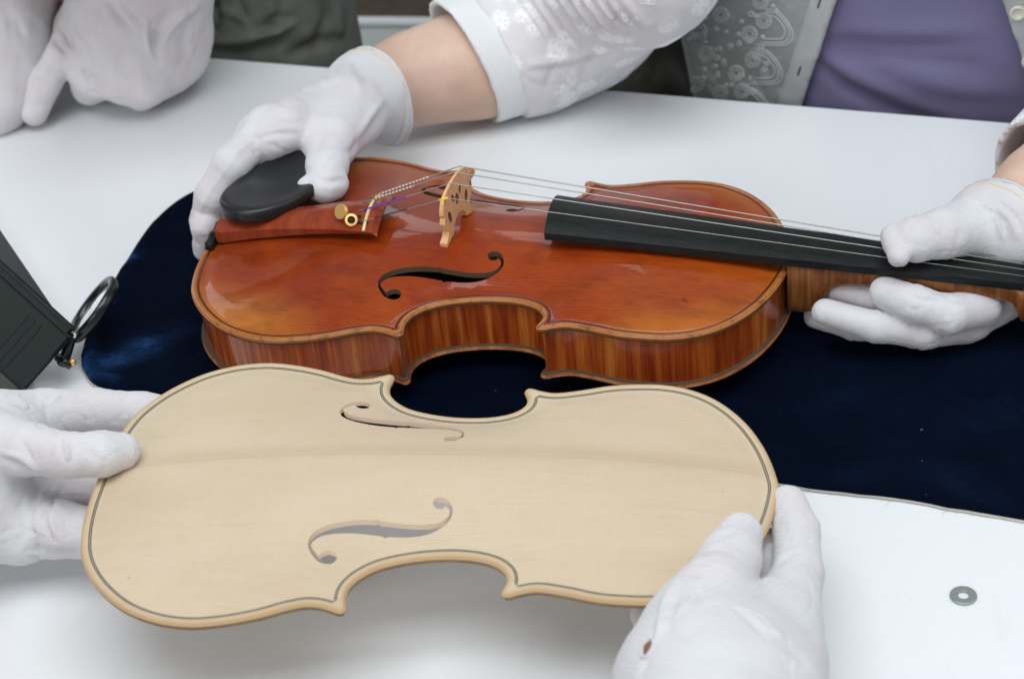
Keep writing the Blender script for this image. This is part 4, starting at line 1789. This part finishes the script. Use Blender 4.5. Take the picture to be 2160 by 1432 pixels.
obj('embroidery', V, F, M['embroidery'], blouse)
for bx, by in ((2147, 28), (2172, 130)):
    h_, n_ = cast(bvh2, bx, by)
    if h_ is None:
        continue
    V, F = lathe([(0, .6), (3.2, .6), (3.8, 1.6), (5.2, 1.6), (5.6, .8), (5.4, -.4)], 24, h_, n_)
    obj('button', V, F, M['button'], wom)
for bx, by in ((1728, 8), (1686, 150)):
    ln = [(bx - 3 * a, by + 9 * a) for a in np.linspace(-1, 1, 6)]
    q = emb_line(bvh2, ln, .7)
    if q:
        obj('buttonhole', q[0], q[1], M['dark_thread'], wom)


def lace_sleeve_mat():
    mt = mat('white_lace', (.84, .85, .86), .8)
    g = G(mt)
    v = g.n('ShaderNodeTexVoronoi')
    v.inputs['Scale'].default_value = 46
    g.link(g.mapping((1, 1, 1)), v.inputs['Vector'])
    d = g.math('ADD', v.outputs['Distance'], g.math('MULTIPLY', g.math('SUBTRACT', g.noise(190, 3, .7), .5), .7))
    v2 = g.n('ShaderNodeTexVoronoi')
    v2.inputs['Scale'].default_value = 330
    g.link(g.co, v2.inputs['Vector'])
    msk = g.math('MULTIPLY', g.ramp(d, [(.30, 1.), (.48, 0.)]), g.ramp(v2.outputs['Distance'], [(.18, .25), (.42, 1.)]))
    base = g.mix(g.noise(40, 3), (.66, .63, .655), (.76, .75, .775))
    g.color(g.mix(msk, base, (.88, .89, .90)))
    h_ = g.math('ADD', g.math('MULTIPLY', msk, .8), g.math('MULTIPLY', g.noise(800, 2), .4))
    g.bump(h_, .0009, .7)
    return mt


M['lace'] = lace_sleeve_mat()
M['white_cuff'] = cloth_mat('white_cuff', (.86, .88, .89), (.83, .85, .86), knit=600)

# right sleeve: a hollow tube of lace with a plain cuff
s0, s1, s2, s3 = P(955, 140, 45), P(1110, 88, 48), P(1225, 28, 58), P(1350, -95, 130)
sax = axis_from(s0, s1)
cn_ = np.cross(P(1040, 235, 6) - P(866, 42, 66), P(1052, 160, 84) - P(866, 42, 66))
cn_ /= np.linalg.norm(cn_)
cutn = sax + .8 * (cn_ if cn_ @ sax > 0 else -cn_)
cutn /= np.linalg.norm(cutn)
cut0 = P(984, 138, 45)
sl_strokes = []
rs = np.random.RandomState(9)
for k in range(9):
    x0 = 1120 + k * 27
    sl_strokes.append(([(x0 - 40, -10 + k * 1.5), (x0, 45), (x0 + 38 - k * 2, 112 - k * 6)], 5.5, 3.6 if k % 2 else 2.4))
    sl_strokes.append(([(x0 - 28, -10), (x0 + 13, 42), (x0 + 52 - k * 2, 104 - k * 6)], 6, -2.2))
sl_strokes += [([(1120, 138), (1190, 125), (1310, 100)], 8, -3.0), ([(1118, 150), (1200, 140), (1290, 118)], 4, 2.0), ([(1150, 200), (1160, 160), (1180, 130)], 7, 1.5), ([(1230, 160), (1240, 130), (1262, 112)], 8, 2.5), ([(1275, 130), (1290, 112), (1320, 95)], 7, 2.0), ([(1085, 150), (1130, 178), (1180, 183)], 4, 1.2)]
V, F = sculpt([(s0 - sax * 40, 46., s1, 50.), (s1, 50., s2, 52.), (s2, 52., s3, 56.), (s3, 56., sh_r, 66.)], h=2.4, kp=20, noise=1.0, nscale=18,
              cuts=[(cut0 + cutn * 20, -cutn)], holes=[(s0 - sax * 60, 43., s0 + sax * 40, 43.)], strokes=sl_strokes)
sleeve = obj('sleeve', V, F, M['lace'], wom)
V, F = sculpt([(s0 - sax * 44, 46.5, s0 + sax * 70, 50.)], h=2.0, noise=.5, nscale=25, cuts=[(cut0, -cutn), (cut0 + cutn * 26, cutn)],
              holes=[(s0 - sax * 70, 43.2, s0 + sax * 85, 44.5)])
obj('cuff', V, F, M['white_cuff'], sleeve)
# left sleeve
t0_, t1_ = P(2246, 388, 64), P(2370, 272, 72)
tax = axis_from(t0_, t1_)
V, F = sculpt([(t0_ - tax * 25, 46., t1_, 50.), (t1_, 50., P(2480, 60, 110), 54.), (P(2480, 60, 110), 54., sh_l, 64.)], h=2.6, kp=20, noise=.8, nscale=20,
              cuts=[(t0_ - tax * 3, -tax)], holes=[(t0_ - tax * 40, 43., t0_ + tax * 60, 43.)])
obj('sleeve', V, F, M['lace'], wom)
# trousers / lap seen between sleeve and blouse
lp = [(PY(1180, 215, 470), 55., PY(1380, 60, 560), 60.), (PY(1320, 260, 500), 60., PY(1330, 60, 520), 60.), (PY(1250, 280, 440), 40., PY(1360, 240, 440), 40.)]
V, F = sculpt(lp + [(PY(1320, 260, 500), 60., np.array([150., 520., -300.]), 80.)], h=4.0, kp=30, noise=2.5, nscale=50, strokes=[([(1330, 60), (1310, 110), (1340, 180)], 12, 6), ([(1370, 70), (1385, 120), (1370, 180)], 10, 5), ([(1260, 130), (1300, 160), (1290, 190)], 12, 5)])
obj('trousers', V, F, M['dark_olive'], wom)

# right glove, over the chin rest
cw = P(812, 190, 44)
cax = axis_from(P(740, 215, 60), P(860, 175, 44))
palm = [bone((800, 192, 58, 24), (605, 270, 90, 13)), bone((800, 190, 58, 23), (566, 272, 88, 12)), bone((800, 186, 56, 22), (545, 285, 78, 11)), bone((795, 184, 50, 21), (525, 312, 62, 10)),
        bone((810, 200, 55, 22), (735, 240, 74, 20)), bone((735, 240, 74, 20), (700, 295, 78, 15)), bone((770, 195, 55, 29), (880, 178, 44, 37)), bone((790, 225, 48, 24), (880, 225, 38, 30))]
fing = [hchain((603, 268, 90, 12.5), (566, 298, 87, 10.5), (553, 322, 78, 9.5), (572, 337, 71, 8.5)),
        hchain((566, 272, 88, 12), (488, 345, 82, 11.5), (449, 413, 63, 11), (428, 466, 45, 9.0)),
        hchain((545, 285, 78, 11), (462, 392, 64, 9.5), (434, 475, 46, 9), (433, 526, 26, 8)),
        hchain((525, 312, 62, 10), (456, 420, 44, 8.5), (446, 500, 26, 8)),
        hchain((735, 240, 74, 19), (697, 300, 78, 14.5), (690, 350, 76, 13), (686, 392, 72, 11)),
        hchain((690, 345, 76, 12), (684, 390, 72, 10.5), (650, 396, 71, 7.5)),
        hchain((690, 345, 76, 12), (690, 390, 72, 10.5), (706, 388, 71, 9))]
gst = [([(430, 740 * .3241 + 60 + 5), (560, 283), (640, 278)], 5, 1.2)]
z4 = lambda pts_: [(380 + x * .3241, 60 + y * .3241) for x, y in pts_]
gst = [(z4([(470, 740), (600, 690), (760, 690)]), 6, 1.4), (z4([(430, 740), (480, 780), (510, 850)]), 5, 1.5), (z4([(350, 850), (380, 800), (470, 740)]), 3.5, -.8), (z4([(90, 1280), (200, 1060), (350, 850)]), 3.0, -.7),
       (z4([(1310, 480), (1220, 600), (1150, 720)]), 7, -1.6), (z4([(1340, 520), (1260, 640), (1180, 760)]), 9, 1.6), (z4([(1120, 200), (1180, 280), (1230, 400)]), 9, 1.8), (z4([(1060, 240), (1130, 330), (1180, 430)]), 8, -1.2),
       (z4([(720, 390), (800, 400), (880, 430)]), 5, 1.2), (z4([(800, 330), (860, 345), (930, 380)]), 5, 1.2), (z4([(880, 290), (950, 310), (1010, 350)]), 5, 1.2), (z4([(590, 470), (660, 490), (740, 510)]), 5, 1.0),
       (z4([(640, 440), (720, 455), (800, 480)]), 5, -.8), (z4([(960, 620), (900, 740), (870, 850)]), 10, 1.4), (z4([(870, 960), (960, 1000), (1060, 990)]), 8, 1.5), (z4([(1080, 800), (1130, 790), (1160, 700)]), 6, 1.5)]
def plane3(a, b, c, toward):
    n_ = np.cross(b - a, c - a)
    n_ /= np.linalg.norm(n_)
    return n_ if n_ @ toward > 0 else -n_


cax = cax + .55 * plane3(P(764, 100, 58), P(850, 295, 12), P(841, 190, 76), cax)
cax /= np.linalg.norm(cax)
cutp = P(770, 206, 46)
V, F = sculpt(palm, fing, h=1.5, kp=10, kf=13, cuts=[(cutp, cax)], strokes=gst, noise=.28, fold=(cax, .65, 8))
gl = obj('glove', V, F, M['glove'], wom)
hem(gl, V, F, cutp - cax * 6.5, cax, .30, M['stitch'])
hem(gl, V, F, cutp - cax * .6, cax, .9, M['glove'], 'hem')

# left glove, round the neck
z3 = lambda pts_: [(1500 + x * .30556, 330 + y * .30556) for x, y in pts_]
fing = [hchain((2080, 470, 58, 20), (1990, 492, 68, 14), (1930, 505, 70, 12.5), (1893, 515, 69, 8.5)), hchain((1930, 505, 70, 12), (1888, 500, 70, 7.5), (1896, 540, 68, 6.5)),
        hchain((2070, 645, 26, 12), (2000, 664, 31, 11), (1930, 642, 38, 10.5), (1868, 617, 42, 9.3)),
        hchain((2050, 660, 16, 12), (1945, 660, 22, 9.5), (1850, 634, 27, 9.2), (1764, 610, 31, 8.4)),
        hchain((2040, 680, 13, 12), (1950, 700, 18, 9.5), (1850, 690, 24, 8.8), (1740, 658, 32, 7.8)),
        hchain((2030, 690, 11, 10), (1930, 704, 10, 8), (1800, 690, 9.5, 7.5), (1718, 668, 10, 6.5))]
palm = [bone((2150, 490, 46, 22), (2075, 470, 58, 20)), bone((2150, 530, 34, 19), (2075, 645, 19, 12)), bone((2150, 530, 32, 18), (2050, 675, 14, 11)), bone((2080, 640, 17, 11), (2100, 640, 18, 11)),
        bone((2082, 472, 58, 21), (2134, 473, 57, 28)), bone((2134, 473, 57, 28), (2250, 388, 62, 33)), bone((2130, 620, 20, 12), (2200, 560, 24, 16))]
gst = [(z3([(1830, 300), (1960, 400), (2010, 560)]), 4.5, -1.8), (z3([(1870, 330), (2000, 430), (2050, 600)]), 4.5, 2.0), (z3([(1930, 320), (2060, 430), (2110, 560)]), 4.5, -1.8), (z3([(1960, 300), (2090, 410), (2140, 500)]), 5, 2.0),
       (z3([(1780, 300), (1900, 400), (1960, 560)]), 6, 1.0), (z3([(1480, 290), (1530, 320), (1600, 310)]), 5, 1.2), (z3([(1420, 330), (1480, 360), (1560, 350)]), 5, 1.0), (z3([(1560, 230), (1640, 260), (1720, 270)]), 5, 1.0),
       (z3([(1240, 560), (1300, 520), (1400, 510)]), 6, .9), (z3([(1700, 460), (1720, 540), (1700, 610)]), 8, 1.4), (z3([(1120, 890), (1230, 895), (1330, 930)]), 3, -.6), (z3([(1330, 930), (1450, 990), (1620, 1000)]), 5, 1.2),
       (z3([(1600, 960), (1700, 1000), (1800, 990)]), 5, 1.2), (z3([(1450, 910), (1560, 980), (1660, 980)]), 5, -.9)]
hax = axis_from(P(2110, 492, 56), P(2250, 388, 62))
cutp = P(2131, 425, 58)
V, F = sculpt(palm, fing, h=1.5, kp=9, kf=5, cuts=[(P(2134, 473, 57), hax)], strokes=gst, noise=.25, fold=(hax, .65, 7))
gl = obj('glove', V, F, M['glove'], wom)
hem(gl, V, F, P(2134, 473, 57) - hax * 6, hax, .30, M['stitch'], lim=52)
hem(gl, V, F, P(2134, 473, 57) - hax * .6, hax, .9, M['glove'], 'hem', lim=52)

# ---- person in the dark trousers at the far left
man = thing('person', (-380, 430, -740), 'person in olive grey trousers resting white gloved hands on the table', 'person')


def trouser(fld, R):
    X, Y, Z = np.meshgrid(*fld.ax, indexing='ij', sparse=True)
    x, y = X - mcx, Y - mcy
    u, v = x * ed[0] + y * ed[1], x * eb[0] + y * eb[1]
    k = ((np.abs(u) / 155) ** 3 + (np.abs(v) / 95) ** 2.4) ** (1 / 2.6)
    d = (k - 1) * 95
    return np.maximum(np.maximum(d, Z - 150), -260 - Z).astype(np.float32)


rgt = PY(722, 60, 430)
mcx, mcy = rgt[0] - 150, 447.
lo_, hi_ = np.array([mcx - 190, mcy - 150, -270.]), np.array([mcx + 190, mcy + 150, 170.])
z1 = lambda pts_: [(x * .35185, y * .35185) for x, y in pts_]
tst = [(z1([(1200, 120), (1260, 60), (1290, 0)]), 5, 4), (z1([(1290, 0), (1310, 70), (1300, 180), (1270, 240)]), 5, 3.5), (z1([(1310, 60), (1400, 90), (1480, 130)]), 4, -2.5), (z1([(1440, 0), (1490, 120)]), 4, 3.5),
       (z1([(1230, 250), (1420, 265), (1640, 190), (1800, 110)]), 8, -4), (z1([(1230, 290), (1450, 300), (1700, 250)]), 10, 4), (z1([(1560, 190), (1700, 130), (1790, 120)]), 9, 5), (z1([(1750, 330), (1900, 270), (2040, 240)]), 12, 4),
       (z1([(1930, 0), (1960, 120), (1900, 250)]), 10, 3), (z1([(2000, 0), (2030, 140), (2050, 260)]), 6, -2.5), (z1([(1640, 0), (1680, 90), (1600, 150)]), 9, 3)]
V, F = sculpt([(lo_, 1., hi_, 1.)], h=3.5, noise=1.6, nscale=35, extra=trouser, strokes=[(a, b, c * 1.7) for a, b, c in tst])
obj('trousers', V, F, M['olive_grey'], man)
V, F = sculpt([(PY(100, 40, 420), 60., PY(180, -120, 430), 75.), (PY(180, -120, 430), 75., np.array([mcx - 30, mcy, 420.]), 110.), (np.array([mcx - 90, mcy, 330.]), 90., np.array([mcx + 60, mcy, 330.]), 90.), (np.array([mcx - 60, mcy, 120.]), 90., np.array([mcx + 40, mcy, 330.]), 95.)], h=5, kp=40, noise=2, nscale=50)
obj('shirt', V, F, M['black_cloth'], man)
V, F = sculpt([bone((290, 60, 60, 26), (290, -90, 110, 28)), bone((290, -90, 110, 28), (300, -200, 200, 36)), bone((20, 60, 60, 26), (30, -90, 110, 28)), bone((30, -90, 110, 28), (150, -200, 200, 36)), bone((300, -200, 200, 36), (150, -200, 200, 36)), bone((148, 38, 40, 12), (200, -40, 90, 22))], h=3.0, kp=14, noise=.3)
obj('body', V, F, M['skin'], man)
z5 = lambda pts_: [(x * .2037, y * .2037) for x, y in pts_]
palm = [bone((300, -60, 100, 40), (205, 150, 34, 22)), bone((310, -60, 100, 40), (255, 168, 34, 18)), bone((320, -60, 100, 40), (303, 170, 30, 17)), bone((330, -60, 100, 40), (345, 152, 30, 19)), bone((335, -60, 100, 38), (380, 118, 34, 21)),
        bone((360, 0, 70, 30), (392, 70, 48, 18)), bone((240, -30, 90, 30), (160, 60, 56, 16))]
fing = [hchain((170, 45, 58, 17), (128, 120, 48, 11.5), (95, 172, 34, 12), (72, 238, 14, 10.5)),
        hchain((205, 150, 34, 20), (190, 182, 20, 14), (225, 175, 13, 11)), hchain((305, 178, 30, 18), (298, 196, 17, 13), (280, 170, 12, 10))]
gst = [(z5([(740, 200), (780, 330), (870, 470)]), 6, -1.8), (z5([(640, 340), (700, 420), (790, 560)]), 6, 1.8), (z5([(560, 400), (640, 500), (690, 560)]), 6, 1.8), (z5([(600, 330), (680, 420), (760, 530)]), 4, -1.2),
       (z5([(1120, 0), (1220, 160), (1340, 300)]), 9, 2.8), (z5([(1190, 0), (1300, 150), (1420, 290)]), 8, -1.5), (z5([(1530, 220), (1545, 420), (1580, 590)]), 7, -2.0), (z5([(1570, 240), (1590, 420), (1620, 560)]), 8, 1.6),
       (z5([(2050, 60), (1800, 250), (1640, 500)]), 9, -2.2), (z5([(1760, 120), (1640, 330), (1600, 560)]), 12, 2.2), (z5([(2000, 200), (1900, 420), (1880, 600)]), 10, 1.6), (z5([(830, 690), (920, 760), (1000, 770)]), 4, 1.6),
       (z5([(870, 700), (900, 800), (960, 880)]), 4, 1.4), (z5([(1130, 640), (1180, 760), (1230, 820)]), 18, -2.0), (z5([(330, 780), (420, 800), (520, 810)]), 8, 1.4), (z5([(450, 690), (540, 690), (640, 680)]), 7, 1.2), (z5([(280, 1100), (400, 1110), (480, 1090)]), 9, 1.0),
       (z5([(960, 480), (1020, 640), (1060, 800)]), 14, 1.6), (z5([(1400, 640), (1480, 850), (1500, 1000)]), 14, -1.6), (z5([(850, 960), (1050, 1000), (1300, 990)]), 4, -1.0)]
V, F = sculpt(palm, fing, h=1.9, kp=14, kf=5, strokes=[(a, b, c * 1.6) for a, b, c in gst], noise=.5, nscale=22, seed=21, fold=(P(300, -60, 100) - P(300, 180, 30), .8, 13))
obj('glove', V, F, M['glove'], man)
palm = [bone((-30, -40, 100, 40), (10, 130, 42, 32)), bone((40, -20, 80, 34), (55, 70, 52, 22)), bone((-60, 0, 90, 40), (-60, 200, 30, 28)), bone((10, 130, 42, 32), (2, 215, 22, 20)), bone((-40, 150, 36, 30), (-20, 230, 16, 16))]
V, F = sculpt(palm, [hchain((10, 180, 30, 20), (14, 225, 16, 14), (8, 240, 12, 11))], h=1.9, kp=18, noise=1.0, nscale=20, strokes=[(z5([(170, 180), (230, 350), (260, 420)]), 8, 1.2), (z5([(60, 100), (120, 250), (150, 420)]), 12, 1.6), (z5([(330, 130), (420, 220), (470, 330)]), 7, -1.2)], seed=25)
obj('glove', V, F, M['glove'], man)

# ---- person in front holding the pale plate
fp = thing('person', (-60, -560, -740), 'person in white gloves holding the pale violin top by both ends', 'person')
V, F = sculpt([bone((-60, 1030, 40, 24), (-200, 1090, 60, 30)), (P(-200, 1090, 60), 30., np.array([-430., -480., 150.]), 42.), (np.array([-430., -480., 150.]), 42., np.array([-330., -800., 380.]), 55.), (P(1510, 1500, 44), 24., P(1500, 1650, 60), 28.), (P(1500, 1650, 60), 28., np.array([90., -580., 175.]), 40.), (np.array([90., -580., 175.]), 40., np.array([20., -780., 340.]), 50.), (np.array([20., -780., 340.]), 50., np.array([-330., -800., 380.]), 60.)], h=4.5, kp=20, noise=.3)
obj('body', V, F, M['skin'], fp)
def hlift(*q):
    return hchain(*[(a, b, c + 18, r) for a, b, c, r in q])


def blift(a, b):
    return bone((a[0], a[1], a[2] + 15, a[3]), (b[0], b[1], b[2] + 15, b[3]))


z6 = lambda pts_: [(x * .30717, 780 + y * .30717) for x, y in pts_]
fing = [hlift((-20, 935, 56, 18), (60, 948, 63, 13), (150, 960, 66, 11), (215, 957, 64, 11.2), (256, 952, 61, 9.5)),
        hlift((-10, 905, 42, 22), (90, 876, 38, 14), (200, 866, 33, 12), (300, 868, 29, 10.5), (360, 872, 28, 9.5)),
        hlift((20, 1020, 22, 15), (130, 1040, 22, 11), (225, 1036, 24, 10)),
        hlift((40, 1100, 14, 14), (128, 1108, 22, 12.5), (200, 1120, 20, 11.5), (250, 1120, 20, 10)),
        hlift((15, 1120, 14, 14), (110, 1140, 11, 9), (200, 1146, 12, 8.5))]
palm = [blift((-90, 1010, 40, 34), (0, 915, 46, 22)), blift((-90, 1020, 38, 34), (30, 1020, 24, 18)), blift((-90, 1040, 36, 32), (40, 1095, 20, 20)), blift((-90, 1080, 32, 30), (40, 1135, 16, 13)), blift((-60, 960, 50, 26), (20, 945, 58, 15)), blift((-160, 1030, 44, 32), (-80, 1020, 40, 32))]
gst = [(z6([(420, 470), (430, 560), (450, 650)]), 3.5, 1.3), (z6([(470, 470), (490, 560), (480, 650)]), 3.5, 1.3), (z6([(440, 480), (462, 570), (465, 650)]), 3.5, -.9), (z6([(350, 520), (345, 580), (340, 650)]), 5, .9), (z6([(240, 540), (260, 600), (240, 650)]), 5, .8),
       (z6([(680, 480), (640, 570), (680, 660)]), 6, .6), (z6([(850, 200), (850, 300), (840, 380)]), 4, 1.0), (z6([(880, 210), (885, 300), (870, 360)]), 4, -.7), (z6([(340, 230), (420, 170), (520, 150)]), 5, -1.0), (z6([(320, 220), (330, 330), (380, 420)]), 6, 1.2),
       (z6([(70, 200), (200, 290), (300, 400)]), 7, 1.5), (z6([(100, 190), (240, 280), (330, 400)]), 6, -1.2), (z6([(130, 460), (190, 560), (240, 640)]), 5, 1.2), (z6([(0, 600), (130, 660), (230, 720)]), 7, 2.0), (z6([(20, 570), (140, 600), (260, 700)]), 6, -1.4),
       (z6([(340, 730), (280, 880), (220, 1080)]), 6, -1.8), (z6([(300, 740), (240, 880), (190, 1060)]), 7, 1.6), (z6([(470, 760), (390, 850), (310, 980)]), 4, 2.4), (z6([(310, 960), (305, 1040), (335, 1120), (380, 1190)]), 4.5, 2.8), (z6([(400, 1000), (400, 1090), (440, 1160)]), 4, 1.2),
       (z6([(450, 990), (440, 1080), (470, 1150)]), 4, 1.0), (z6([(220, 1090), (250, 1160), (275, 1250)]), 4, 1.4), (z6([(160, 950), (180, 1100), (120, 1200)]), 10, 1.2)]
V, F = sculpt(palm, fing, h=1.4, kp=10, kf=5, strokes=gst, noise=.28, seed=31, fold=(P(0, 900, 50) - P(200, 980, 50), .65, 7))
obj('glove', V, F, M['glove_coarse'], fp)

z8 = lambda pts_: [(1260 + x * .32967, 960 + y * .32967) for x, y in pts_]
fing = [hlift((1480, 1330, 56, 22), (1505, 1250, 60, 16), (1540, 1180, 57, 13.5), (1562, 1128, 54, 10.5)),
        hlift((1640, 1330, 40, 19), (1684, 1210, 34, 11.5), (1680, 1120, 32, 10.8), (1663, 1062, 34, 9.3)),
        hlift((1610, 1330, 30, 17), (1650, 1240, 22, 11), (1610, 1160, 18, 10), (1570, 1110, 19, 9)),
        hlift((1560, 1350, 26, 16), (1590, 1260, 17, 10.5), (1530, 1190, 15, 9.5)),
        hlift((1430, 1390, 24, 14), (1385, 1330, 17, 9), (1362, 1296, 17, 7.5))]
palm = [blift((1510, 1480, 46, 40), (1475, 1330, 54, 24)), blift((1530, 1480, 44, 40), (1640, 1330, 40, 18)), blift((1530, 1480, 42, 38), (1600, 1340, 34, 18)), blift((1500, 1480, 40, 38), (1560, 1360, 28, 18)), blift((1480, 1480, 40, 38), (1440, 1400, 34, 22)), blift((1505, 1560, 54, 38), (1510, 1450, 46, 40)),
        blift((1600, 1480, 44, 32), (1655, 1400, 40, 18)), blift((1480, 1360, 52, 22), (1600, 1330, 46, 17))]
gst = [(z8([(870, 930), (1000, 920), (1140, 880)]), 4, .8), (z8([(900, 960), (1060, 1040), (1180, 1160)]), 5, -1.0), (z8([(860, 960), (980, 1060), (1100, 1180)]), 6, .9), (z8([(1160, 700), (1220, 640), (1310, 610)]), 4, 1.4), (z8([(1150, 660), (1220, 620), (1310, 590)]), 4, -.7),
       (z8([(1020, 840), (1080, 800), (1180, 800)]), 5, -1.3), (z8([(660, 620), (730, 600), (800, 610)]), 4, 1.0), (z8([(590, 690), (660, 680), (720, 690)]), 4, 1.0), (z8([(530, 760), (600, 750), (660, 770)]), 4, .9), (z8([(780, 510), (840, 490), (900, 490)]), 4, .9), (z8([(700, 580), (770, 560), (840, 570)]), 4, -.6),
       (z8([(500, 800), (430, 930), (390, 1120), (330, 1300)]), 6, -1.6), (z8([(540, 820), (480, 960), (450, 1120)]), 8, 1.6), (z8([(370, 1130), (340, 1250), (280, 1400)]), 7, 1.4), (z8([(560, 860), (640, 880), (660, 960)]), 14, 1.6), (z8([(1180, 1200), (1280, 1260), (1330, 1330)]), 12, 1.4), (z8([(950, 1000), (1120, 1120), (1290, 1200)]), 6, -.8)]
V, F = sculpt(palm, fing, h=1.4, kp=11, kf=6, strokes=gst, noise=.3, seed=41, fold=(P(1500, 1400, 50) - P(1600, 1150, 50), .65, 8))
gl = obj('glove', V, F, M['glove_coarse'], fp)
bg = BVHTree.FromPolygons([Vector(v) for v in V], [tuple(int(i) for i in f) for f in F])
hole = catmull(z8([(345, 1172), (362, 1195), (350, 1240), (318, 1284), (292, 1290), (288, 1240), (298, 1210)]), 4, True)
hp = []
for x, y in hole:
    h_, n_ = cast(bg, x, y)
    if h_ is not None:
        hp.append((h_, n_))
if len(hp) > 8:
    ring_ = np.array([a + b * .25 for a, b in hp])
    VV, FF = loop_tube(ring_, .75, 6)
    obj('torn_edge', VV, FF, M['glove_coarse'], gl)
    ctr_ = ring_.mean(0) + np.mean([b for a, b in hp], 0) * .1
    VV = np.vstack([[ctr_], ring_])
    FF = [(0, i + 1, (i + 1) % len(ring_) + 1) for i in range(len(ring_))]
    o = obj('skin_patch', VV, FF, mat('shaded_skin', (.22, .10, .075), .6), gl, label='brown skin showing through a small hole in the glove')

# ------------------------------------------------------------------ pale chair behind the table
zc = -300.
cb1 = P(735, 42, zc)
chx, chy = cb1[0], cb1[1]
ch = thing('chair', (chx - 60, chy - 220, -740), 'pale grey moulded chair seat behind the table beside the trousers', 'chair')
V, F = rbox((chx - 30, chy - 220, zc - 14), (230, 0, 0), (0, 210, 0), (0, 0, 12), 8, 3)
obj('seat', V, F, M['chair'], ch)
rim_p = [(chx - 250, chy - 8, zc + 1), (chx + 190, chy - 8, zc + 1)]
V, F = tube(np.array([rim_p[0], (np.array(rim_p[0]) + rim_p[1]) / 2, rim_p[1]]), 6, 14)
obj('seat_rim', V, F, M['white_cuff'], ch)
for sx in (-1, 1):
    for sy in (-1, 1):
        V, F = tube([(chx - 30 + sx * 190, chy - 220 + sy * 170, -740), (chx - 30 + sx * 180, chy - 220 + sy * 160, zc - 26)], 12, 12)
        obj('leg', V, F, M['leg'], ch)
